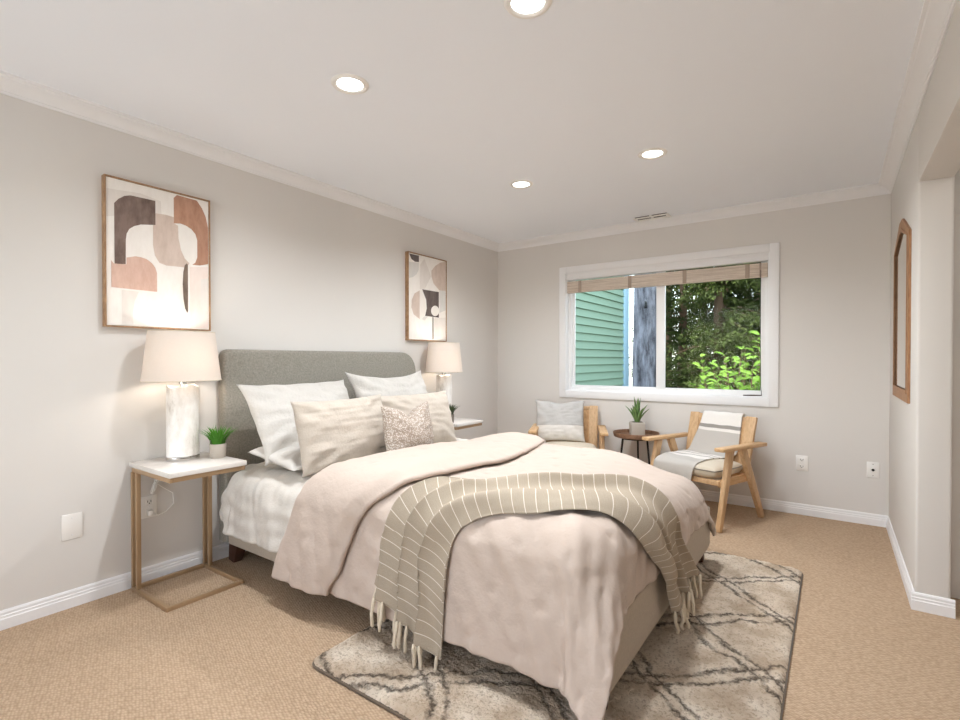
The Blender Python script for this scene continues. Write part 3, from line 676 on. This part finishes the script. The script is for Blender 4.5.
for end, cnt in ((0, 15), (-1, 15)):
    for k in range(cnt):
        i = int((k + .5)/cnt*(nu - 1)); p = P[i, end] - off + N2[i, end]*.004; w = N[i, end]; ln = .080 + .025*g.rand()
        d = np.array([w[0]*.10 + .09*g.normal(), w[1]*.10 + .09*g.normal(), -1]) if end == 0 else np.array([w[0]*.10 + .08*g.normal(), w[1]*.15 + .10*g.normal(), -1])
        pts = [p + [0, 0, .008], p + d*ln*.12, p + d*ln*.5 + g.normal(size=3)*.003, p + d*ln*.85 + g.normal(size=3)*.004, p + d*ln]
        obj('tassel', tube([tuple(q) for q in pts], [.0040, .0078, .0070, .0074, .0055], 7), M['fringe'], th)

# ---------------------------------------------------------------- pillows
def pillow(name, label, cat, loc, w, h, t, lean, rz, mat, group=None, pinch=.05, notch=0, sag=0, wr=.006, seed=0, ear=.0, uv=False, flat=False, welt=None):
    """stands on its lower edge at loc, faces +x, leans back by 'lean' degrees"""
    n = 44; s = np.linspace(-1, 1, n); s = np.sign(s)*np.abs(s)**.85
    U, V = np.meshgrid(s, s, indexing='ij')
    X = U*(w/2)*(1 - pinch*(1 - V**2)) ; Y = V*(h/2)*(1 - pinch*1.1*(1 - U**2))
    Y = Y - notch*np.exp(-(U/.38)**2)*np.clip((V + .35)/1.35, 0, 1)**1.5 - sag*(1 - U**2)*np.clip(V, 0, 1)
    X = X + ear*np.sign(U)*np.abs(U)**6*np.abs(V)**6*w; Y = Y + ear*np.sign(V)*np.abs(U)**6*np.abs(V)**6*h
    T = t/2*((1 - np.abs(U)**2.3)*(1 - np.abs(V)**2.3))**.5
    T = T*(1 + .14*wav(U, V, 2.6, seed + 3)) 
    rad = np.hypot(U, V); an = np.arctan2(V, U)
    cr = wr*(np.sin(an*14 + 2*wav(U, V, 2, seed + 1))*np.clip(rad - .55, 0, 1)*1.6 + wav(U, V, 9, seed, 9)*.8 + .5*wav(U*.6, V*1.6, 20, seed + 2, 9))
    m = np.clip((1 - np.maximum(np.abs(U), np.abs(V)))/.12, 0, 1)
    F = T + cr*m; Bk = -T - cr*m*.6
    if notch: F = F - .45*notch*np.exp(-(U/.22)**2)*np.clip((V + .1)/1.1, 0, 1)*m
    Z = Y + h/2
    ob = thing(name, label, cat, loc, rz, group)
    cs, sn = math.cos(R(lean)), math.sin(R(lean))
    def place(F): return np.stack([F*cs - Z*sn, X, Z*cs + F*sn], -1)
    v0, f0 = gridmesh(place(F)); v1, f1 = gridmesh(place(Bk)); nn = len(v0)
    I = np.arange(n*n).reshape(n, n); rim = np.concatenate([I[:, 0], I[-1, 1:], I[-2::-1, -1], I[0, -2:0:-1]])
    mp = np.arange(nn) + nn; mp[rim] = rim
    f1 = mp[f1 - 0][:, ::-1]
    VV = np.concatenate([v0, v1]); FF = np.concatenate([f0, f1])
    UVv = np.concatenate([np.stack([(U + 1)/2, (V + 1)/2], -1).reshape(-1, 2)]*2)
    zmin = VV[:, 2].min()
    VV = VV - [0, 0, zmin]
    o = obj('cushion_body', (VV, FF, UVv), mat, ob)
    if welt is not None:
        bm = tube([tuple(p) for p in np.concatenate([VV[rim], VV[rim[:1]]])], .0032, 6); obj('seam_welt', bm, welt, o)
    return ob
pillow('sleeping_pillow', 'flat white bed pillow lying under the near white euro sham', 'pillow', (-2.24, 1.86, .592), .68, .40, .115, 82, R(2), M['white'], 'bed pillows', seed=3, wr=.008)
pillow('euro_sham', 'big white euro sham pillow on near half of the headboard', 'pillow', (-2.465, 1.890, .630), .74, .49, .19, 33, R(1), M['euro'], 'bed pillows', seed=11, ear=.02, wr=.013, pinch=.055)
pillow('euro_sham', 'big white euro sham pillow on far half of the headboard', 'pillow', (-2.50, 2.665, .605), .73, .545, .19, 27, R(-2), M['euro'], 'bed pillows', seed=21, ear=.02, wr=.013, pinch=.07, sag=.03)
pillow('linen_pillow', 'cream slub linen pillow in front of the near white sham', 'pillow', (-2.20, 1.875, .598), .655, .385, .20, 14, R(3), M['cream'], 'bed pillows', seed=31, ear=.01, wr=.010)
pillow('linen_pillow', 'cream slub linen pillow half behind the small spotted cushion', 'pillow', (-2.265, 2.545, .590), .70, .385, .19, 17, R(-3), M['cream'], 'bed pillows', seed=41, ear=.01, wr=.010)
pillow('spotted_cushion', 'small taupe spotted cushion with a dented top edge', 'cushion', (-2.055, 2.225, .59), .44, .325, .15, 10, R(6), M['speckle'], 'bed pillows', seed=51, notch=.075, ear=.03, wr=.006, pinch=.02)

# ---------------------------------------------------------------- nightstands, lamps, little plants
def nightstand(y, label):
    t = thing('c_shaped_nightstand', label, 'nightstand', (-2.76, y, 0), 0, 'gold framed nightstands')
    x0, x1, y0, y1, w = -.205, .200, -.19, .19, .020
    obj('table_top', bx(-.225, .235, -.19, .19, .637, .662, .003), M['stonetop'], t, auto=40)
    b = bx(-.205, .225, -.185, -.165, .613, .637, .002); bx(-.205, .225, .165, .185, .613, .637, .002, bm=b); bx(-.205, -.185, -.165, .165, .613, .637, .002, bm=b); bx(.205, .225, -.165, .165, .613, .637, .002, bm=b)
    obj('top_frame', b, M['brass'], t, auto=40)
    b = bx(x0, x1, y0, y0 + w, 0, w, .002); bx(x0, x1, y1 - w, y1, 0, w, .002, bm=b); bx(x0, x0 + w, y0 + w, y1 - w, 0, w, .002, bm=b); bx(x1 - w, x1, y0 + w, y1 - w, 0, w, .002, bm=b)
    obj('base_frame', b, M['brass'], t, auto=40)
    for yy in (y0, y1 - w):
        for xx in (x0, x0 + .055): obj('leg', bx(xx, xx + w, yy, yy + w, w, .613, .002), M['brass'], t, auto=40)
    return t
nightstand(1.258, 'gold framed white topped nightstand on the near side of the bed')
nightstand(3.445, 'gold framed white topped nightstand on the far side of the bed')
def lamp(y, label):
    t = thing('table_lamp', label, 'lamp', (-2.835, y, .662), 0, 'lit table lamps')
    obj('foot', lathe([(.080, 0), (.082, .003), (.082, .020), (.079, .023)], 48, .80, 1), M['chrome'], t, auto=40)
    n = 60; a_, k_ = np.meshgrid(np.linspace(0, 2*np.pi, n + 1), np.linspace(0, 1, 40), indexing='ij')
    r = .079*(1 + .012*wav(np.cos(a_)*2, np.sin(a_)*2 + k_*5, 3, 5)); zz = .019 + k_*(.372 + .006*np.sin(a_*3 + 1) + .004*np.sin(a_*7))
    P = np.stack([r*np.cos(a_)*.80, r*np.sin(a_), zz], -1); P[-1] = P[0]
    top = np.stack([P[:, -1, 0]*.05, P[:, -1, 1]*.05, np.full(n + 1, .385)], -1)[:, None]; P = np.concatenate([P, top], 1)
    obj('lamp_body', gridmesh(P), M['lampstone'], t, auto=40)
    obj('neck', lathe([(.012, .38), (.012, .40), (.018, .402), (.018, .43), (.008, .435), (.008, .45)], 16), M['chrome'], t, auto=40)
    # the shade: an oval tapered drum, open at both ends, with a wire spider inside
    v, f = [], []
    th = .0015; prof = [(.194, .42), (.162, .680), (.162 - th, .680), (.194 - th, .42)]
    obj('lamp_shade', lathe([prof[0], prof[1], prof[2], prof[3], prof[0]], 64, .74, 1, cap=False), M['shade'], t, auto=40)
    for z_, r_ in ((.4205, .194), (.6795, .162)):
        a = np.linspace(0, 2*np.pi, 49); obj('shade_ring', tube([(.74*r_*math.cos(q), r_*math.sin(q), z_) for q in a], .0022, 6), M['seat'], t)
    b = tube([(0, -.163, .655), (0, .163, .655)], .002, 6); tube([(-.121, 0, .655), (.121, 0, .655)], .002, 6, b); tube([(0, 0, .45), (0, 0, .665)], .003, 6, b)
    obj('spider', b, M['chrome'], t)
    obj('bulb', lathe([(.004, .45), (.014, .462), (.028, .49), (.030, .51), (.022, .532), (.004, .542)], 20), M['bulb'], t)
    l = bpy.data.lights.new('bulb_light', 'POINT'); l.energy = LAMP_W; l.shadow_soft_size = .03; l.color = (1, .93, .86)
    lo = bpy.data.objects.new('bulb_light', l); C.objects.link(lo); lo.parent = t; lo.location = (.052, 0, .52)
    return t
lamp(1.268, 'lit white stone table lamp on the near nightstand')
lamp(3.468, 'lit white stone table lamp on the far nightstand')
t = thing('lamp_cord', 'clear bundled lamp cord hanging to the outlet under near nightstand', 'cord', (-2.985, 1.19, .40))
g = np.random.RandomState(4)
pts = [(-.008, .075, .262), (-.006, .05, .235), (.004, .02, .19), (.01, .0, .16)]
obj('wire', tube(pts + [(.02, -.01, .14), (.012, .035, .10), (.012, .085, .06), (.012, .09, .0), (.012, .05, -.035), (.012, .01, -.045), (.006, -.02, -.025)], .0028, 6), M['plastic'], t)
co = [(.012 + .012*math.sin(k*.9), -.006 + .016*math.cos(k*.55), .115 + .038*math.sin(k*.55 + 1.2) ) for k in range(40)]
obj('coil', tube(co, .0026, 6), M['plastic'], t)
obj('plug', bx(-.008, .022, -.038, -.012, -.040, -.012, .005), M['plastic'], t, auto=40)
def blades(n, r0, h, lean, wd, seed, z0, mat, t, name='foliage'):
    g = np.random.RandomState(seed); V, F = [], []
    for k in range(n):
        a = g.rand()*6.283; rr = r0*math.sqrt(g.rand()); d = np.array([math.cos(a), math.sin(a), 0]); p = d*rr + [0, 0, z0]
        L = h*(.75 + .35*g.rand()); le = lean*(.3 + .9*rr/r0)*(0.6 + .7*g.rand()); s = np.array([-d[1], d[0], 0]); b = len(V); m = 5
        for j in range(m + 1):
            q = j/m; c = p + d*le*L*q*q + np.array([0, 0, L*q*(1 - .12*q*le)]); w = wd*(1 - q)**.7
            V += [c + s*w, c + d*w*.4, c - s*w]
        for j in range(m):
            e = b + j*3; F += [(e, e + 1, e + 4, e + 3), (e + 1, e + 2, e + 5, e + 4)]
    return obj(name, (V, F), mat, t)
def grass_pot(loc, label, pot, leaf, s=1):
    t = thing('potted_grass', label, 'plant', loc, .3, 'little potted grasses')
    obj('pot', lathe([(.034*s, 0), (.037*s, .004*s), (.040*s, .068*s), (.039*s, .071*s), (.035*s, .071*s), (.034*s, .066*s)], 32), pot, t, auto=50); obj('soil', lathe([(.034*s, .0695*s), (.02*s, .0715*s)], 20), M['soil'], t)
    blades(150, .034*s, .088*s, .72, .0046*s, 6, .07*s, leaf, t)
grass_pot((-2.735, 1.402, .662), 'small bright green grass in square beige pot on near nightstand', M['concrete'], M['grass'], 1.06)
grass_pot((-2.64, 3.30, .662), 'small dull green grass in grey pot on far nightstand', M['darkpot'], M['grassdk'], 1.0)
# ---------------------------------------------------------------- pictures
ART = {}
def art(shapes, ink, name):
    return shapes
def picture(y, label, w, h, shapes, cream):
    t = thing('framed_art', label, 'picture', (XL, y, 1.739), 0, 'framed abstract prints')
    fw, dp = .007, .038
    b = bx(0, dp, -w/2, -w/2 + fw, -h/2, h/2, .0012); bx(0, dp, w/2 - fw, w/2, -h/2, h/2, .0012, bm=b)
    bx(0, dp, -w/2 + fw, w/2 - fw, h/2 - fw, h/2, .0012, bm=b); bx(0, dp, -w/2 + fw, w/2 - fw, -h/2, -h/2 + fw, .0012, bm=b)
    obj('frame', b, M['framewood'], t, auto=40)
    cw, ch = w - 2*fw - .004, h - 2*fw - .004
    b = bmesh.new(); mats = [cream]
    bmesh.ops.create_cube(b, size=1)
    for v in b.verts: v.co = Vector((.017 + v.co.x*.030, v.co.y*cw, v.co.z*ch))
    for k, (m, pts) in enumerate(shapes):
        if m not in mats: mats.append(m)
        pl = [(-cw/2 + max(0, min(1, u))*cw, ch/2 - max(0, min(1, q))*ch) for u, q in pts]
        f = b.faces.new([b.verts.new((.0321 + .0002*k, p, q)) for p, q in pl]); f.material_index = mats.index(m)
        f.normal_update()
        if f.normal.x < 0: f.normal_flip()
    obj('canvas_print', b, mats, t, False)
def ink(name, c, c2):
    s = NT(name); s.set(Roughness=.85); s.b.inputs['Specular IOR Level'].default_value = .1
    n = s.noise(16, 5, stretch=(1, 1, .35), rough=.7); s.col(s.ramp(n, [(.36, c2), (.62, c)])); return s.m
I = dict(cream=ink('cream_paper', srgb(240, 235, 229), srgb(234, 228, 221)), brown=ink('brown_ink', srgb(136, 118, 110), srgb(104, 88, 81)), rust=ink('rust_ink', srgb(188, 148, 126), srgb(166, 124, 103)),
         taupe=ink('taupe_ink', srgb(214, 197, 185), srgb(200, 181, 168)), pink=ink('pink_ink', srgb(216, 186, 171), srgb(202, 168, 152)), olive=ink('olive_ink', srgb(136, 120, 108), srgb(108, 94, 84)),
         pale=ink('pale_pink_ink', srgb(234, 221, 213), srgb(228, 213, 204)), band=ink('pale_band_ink', srgb(228, 221, 214), srgb(221, 213, 206)), grey=ink('pale_grey_ink', srgb(220, 217, 212), srgb(212, 208, 203)), dark=ink('charcoal_ink', srgb(112, 102, 99), srgb(92, 83, 80)))
def q1(pts): return [((x - 75)/410, (y - (52 + .251*(x - 75)))/((660 + .036*(x - 75)) - (52 + .251*(x - 75)))) for x, y in pts]
def q2(pts): return [((x - 100)/123, (y - (80 + .228*(x - 100)))/((378 + .016*(x - 100)) - (80 + .228*(x - 100)))) for x, y in pts]
S1 = [(I['band'], q1([(76, 100), (200, 118), (280, 150), (282, 215), (200, 205), (76, 215)])),
      (I['pale'], q1([(400, 418), (482, 420), (482, 672), (400, 668)])), (I['band'], q1([(448, 470), (482, 466), (482, 600), (448, 600)])),
      (I['band'], q1([(128, 515), (192, 522), (176, 560), (168, 610), (170, 656), (128, 655)])),
      (I['taupe'], q1([(247, 215), (247, 330), (254, 372), (272, 402), (300, 413), (385, 421), (398, 404), (378, 385), (362, 350), (351, 300), (350, 250), (333, 240), (333, 215), (300, 205), (258, 199)])),
      (I['brown'], q1([(103, 160), (103, 410), (143, 410), (144, 310), (147, 285), (157, 265), (175, 253), (200, 246), (257, 247), (257, 148), (162, 127), (140, 130), (118, 143)])),
      (I['rust'], q1([(332, 136), (332, 240), (360, 241), (385, 250), (408, 265), (425, 285), (433, 310), (433, 380), (424, 402), (410, 410), (445, 413), (483, 408), (483, 262), (472, 215), (455, 180), (432, 148), (345, 124)])),
      (I['pink'], q1([(91, 395), (91, 505), (262, 522), (262, 445), (255, 422), (242, 404), (222, 388), (200, 380), (178, 377), (146, 383), (146, 411), (100, 408)])),
      (I['olive'], q1([(386, 404), (377, 412), (371, 440), (368, 490), (371, 550), (378, 590), (387, 608), (391, 600), (391, 410)]))]
circ = lambda cx, cy, rx, ry, a0=0, a1=6.283, n=22: [(cx + rx*math.cos(a), cy + ry*math.sin(a)) for a in np.linspace(a0, a1, n)]
S2 = [(I['grey'], q2([(101, 112), (132, 114), (131, 140), (124, 155), (113, 164), (101, 168)])), (I['dark'], q2([(102, 84), (132, 90), (132, 112), (120, 111), (109, 103)])),
      (I['grey'], q2([(200, 165), (222, 160), (222, 275), (200, 285)])), (I['band'], q2([(135, 120), (150, 100), (172, 160), (150, 205), (135, 205)])),
      (I['taupe'], q2([(222, 107), (203, 112), (185, 124), (173, 140), (173, 160), (180, 184), (200, 207), (222, 208)])),
      (I['grey'], q2([(135, 208), (150, 235), (152, 275), (140, 308), (150, 312), (160, 300), (160, 215)])),
      (I['taupe'], q2([(134, 209), (118, 220), (109, 243), (108, 268), (115, 292), (134, 308)])), (I['dark'], q2([(142, 205), (198, 213), (198, 301), (152, 296), (157, 270), (155, 240)])),
      (I['cream'], q2(circ(185, 278, 14, 18)[:-1])), (I['cream'], q2([(134, 208), (141, 207), (154, 240), (156, 270), (150, 297), (138, 310), (134, 308), (145, 280), (146, 245)])),
      (I['dark'], q2([(176, 300), (179, 300), (179, 376), (176, 376)])), (I['band'], q2([(180, 303), (222, 300), (222, 378), (180, 376)]))]
picture(1.222, 'larger looking framed abstract print with brown arches above near lamp', .520, .758, S1, I['cream'])
picture(3.404, 'framed abstract print with dark square and circle above far lamp', .520, .758, S2, I['cream'])

# ---------------------------------------------------------------- armchairs
def armchair(loc, a, label):
    t = thing('oak_armchair', label, 'armchair', loc, -a, 'oak armchairs by the window')
    for s in (-1, 1):
        obj('leg', beam((s*.296, -.300, 0), (s*.293, -.150, .556), .034, .040, .034, .066, up=(0, -1, 0)), M['oak'], t, auto=40)
        obj('leg', beam((s*.296, .292, 0), (s*.293, .005, .556), .034, .040, .034, .066, up=(0, -1, 0)), M['oak'], t, auto=40)
        b = bx(s*.300 - .034, s*.300 + .034, -.312, .288, .556, .583, .006, 3)
        for v in b.verts:
            k = (v.co.y + .312)/.612; v.co.z -= .012*k; v.co.x += s*.004*k
        obj('armrest', b, M['oakh'], t, auto=50)
        obj('side_rail', bx(s*.262 - .014, s*.262 + .014, -.235, .215, .292, .345, .004), M['oakh'], t, auto=40)
        obj('back_post', beam((s*.222, .150, .30), (s*.232, .270, .755), .078, .030, .078, .026, up=(0, 1, 0)), M['oak'], t, auto=40)
    obj('front_rail', bx(-.262, .262, -.245, -.217, .302, .338, .004), M['oak'], t, auto=40)
    obj('rear_rail', bx(-.262, .262, .135, .163, .288, .340, .004), M['oak'], t, auto=40)
    b = beam((0, .172, .36), (0, .256, .715), .375, .012, .385, .012, up=(0, 1, 0), bev=.002); obj('back_panel', b, M['rattan'], t, auto=40)
    obj('top_rail', beam((-.20, .262, .728), (.20, .262, .728), .045, .022, up=(0, 1, 0)), M['oak'], t, auto=40)
    n = 40; s_ = np.linspace(-1, 1, n); U, V = np.meshgrid(s_, s_, indexing='ij')
    def sq(p):  # soft rectangle outline
        m = np.maximum(np.abs(U), np.abs(V)); r = np.hypot(U, V) + 1e-9; return (1 - .14*np.clip(r - 1, 0, 1))
    X, Y = U*.250*sq(0), V*.205*sq(0) - .055
    e = ((1 - np.abs(U)**6)*(1 - np.abs(V)**6)).clip(0, 1)**.5; dm = (1 - U**2)*(1 - V**2)
    Pt = np.stack([X, Y, .400 + .030*e + .020*dm], -1); Pb = np.stack([X*.985, Y*.985, .372 - .036*e], -1)
    v0, f0 = gridmesh(Pt); v1, f1 = gridmesh(Pb); I0 = np.arange(n*n).reshape(n, n); rim = np.concatenate([I0[:, 0], I0[-1, 1:], I0[-2::-1, -1], I0[0, -2:0:-1]]); r2 = np.roll(rim, -1)
    cu = obj('seat_cushion', (np.concatenate([v0, v1]), np.concatenate([f0, f1[:, ::-1] + n*n, np.stack([r2, rim, rim + n*n, r2 + n*n], -1)])), M['seat'], t, auto=60)
    obj('piping', tube([tuple(v0[i]) for i in list(rim) + [rim[0]]], .004, 6), M['pipe'], cu)
    return t
armchair((-1.961, 4.170, 0), -.423, 'light oak armchair behind the bed, a two tone cushion on its seat')
armchair((-.821, 4.161, 0), .347, 'light oak armchair right of the round table, banded throw over it')
def chair_pt(loc, a, x, y, z):
    c, s = math.cos(-a), math.sin(-a); return (loc[0] + x*c - y*s, loc[1] + x*s + y*c, loc[2] + z)
p = chair_pt((-1.961, 4.17, 0), -.423, -.075, .035, .440)
pillow('two_tone_cushion', 'grey and white two tone cushion on the armchair behind the bed', 'cushion', p, 0.44, .375, .13, 16, R(-90) + .423 + .06, M['twotone'], seed=61, uv=True, notch=.02, wr=.006, pinch=.03, ear=.02)
# banded throw over the right-hand chair: up its back, over the top, down to the seat and over the front edge
prof = [(.300, .50), (.300, .62), (.298, .72), (.292, .765), (.268, .777), (.242, .764), (.228, .70), (.212, .62), (.190, .53), (.165, .468), (.13, .452), (.05, .456), (-.05, .457), (-.16, .452), (-.235, .440), (-.272, .415), (-.280, .37), (-.282, .305)]
xc = [-.03, -.03, -.03, -.03, -.03, -.03, -.035, -.045, -.06, -.07, -.08, -.095, -.10, -.11, -.115, -.12, -.125, -.13]
hw = [.16, .16, .16, .16, .16, .16, .165, .175, .19, .195, .19, .175, .17, .17, .17, .168, .165, .16]
pf = np.array(prof); s = np.r_[0, np.cumsum(np.hypot(*np.diff(pf, axis=0).T))]; nv = 120; q = np.linspace(0, s[-1], nv)
sm = lambda y: (lambda z: np.r_[z[:1], (z[:-2] + 2*z[1:-1] + z[2:])/4, z[-1:]])(np.interp(q, s, y))
xc = [x + .042 for x in xc]
py, pz, pxc, phw = sm(pf[:, 0]), sm(pf[:, 1]), sm(xc), sm(hw)
nu = 40; u = np.linspace(-1, 1, nu)[:, None]
X = pxc[None] + phw[None]*u + 0*u; wr_ = .005*wav(u*2 + 0*q[None], 0*u + q[None]*6, 4, 83); seat = np.exp(-((q - s[12])/.2)**2)[None]
Y = py[None] + 0*u + wr_*.7; Zz = pz[None] + wr_ - seat*.022*(u - .25)**2*0
P = np.stack([X, Y, Zz], -1); N = np.cross(np.gradient(P, axis=0), np.gradient(P, axis=1)); N /= np.linalg.norm(N, axis=-1, keepdims=True)
if N[20, 60, 2] < 0: N = -N
t = thing('banded_throw', 'white and grey banded throw draped over the right armchair', 'blanket', (-.821, 4.161, 0), -.347)
vv, ff, uvv = shell(P, N, .006, np.stack(np.broadcast_arrays((u + 1)/2, q[None]/s[-1]), -1)); obj('cloth', (vv, ff, uvv), M['chairthrow'], t)
g = np.random.RandomState(14)
for k in range(16):
    i = int((k + .5)/16*(nu - 1)); p = P[i, -1]; d = np.array([.12*g.normal(), -.1 + .05*g.normal(), -1])*(.036 + .012*g.rand())
    obj('tassel', tube([tuple(p + [0, 0, .004]), tuple(p + d*.5), tuple(p + d)], [.003, .0042, .003], 6), M['fringe'], t)

# ---------------------------------------------------------------- round side table and aloe
t = thing('round_side_table', 'small round brown tray table with three black legs', 'side table', (-1.405, 4.35, 0))
obj('tray_top', lathe([(.001, .520), (.172, .520), (.186, .526), (.193, .560), (.190, .564), (.185, .560), (.180, .535), (.172, .532), (.001, .532)], 64), M['traywood'], t, auto=40)
for k in range(3):
    a = R(100 + 120*k); c, s_ = math.cos(a), math.sin(a)
    obj('leg', tube([(c*.115, s_*.115, .521), (c*.175, s_*.175, 0)], [.0085, .0075], 10), M['black'], t)
a = np.linspace(0, 2*np.pi, 49); obj('ring', tube([(.125*math.cos(x), .125*math.sin(x), .512) for x in a], .006, 8), M['black'], t)
t = thing('potted_aloe', 'aloe in a pale square concrete pot on the round table', 'plant', (-1.395, 4.35, .533), .5)
obj('pot', bx(-.058, .058, -.058, .058, 0, .118, .010, 3), M['concrete'], t, auto=50); obj('soil', lathe([(.05, .1178), (.03, .1195)], 20), M['soil'], t)
g = np.random.RandomState(8); V, F = [], []
for k in range(15):
    an = k*2.4; inner = k < 5; le = (.10 if inner else .42 + .28*g.rand()); L = (.20 if inner else .155)*(.85 + .3*g.rand())
    d = np.array([math.cos(an), math.sin(an), 0]); sd = np.array([-d[1], d[0], 0]); b0 = len(V); m = 8
    for j in range(m + 1):
        q_ = j/m; c = d*(.008 + le*L*(q_*.5 + q_*q_*.5)) + np.array([0, 0, .115 + L*q_*(1 - .15*le*q_)]); w = .021*(1 - q_**1.8)**.8 + .0006; th = w*.42
        up = np.array([d[0]*-.9, d[1]*-.9, .3])
        V += [c + sd*w + up*th*.8, c - sd*0 + up*th*.1, c - sd*w + up*th*.8, c - up*th*1.1]
    for j in range(m):
        e = b0 + 4*j
        for x in range(4): F.append((e + x, e + (x + 1) % 4, e + 4 + (x + 1) % 4, e + 4 + x))
    F.append((b0 + 4*m, b0 + 4*m + 1, b0 + 4*m + 2, b0 + 4*m + 3))
obj('foliage', (V, F), M['aloe'], t)
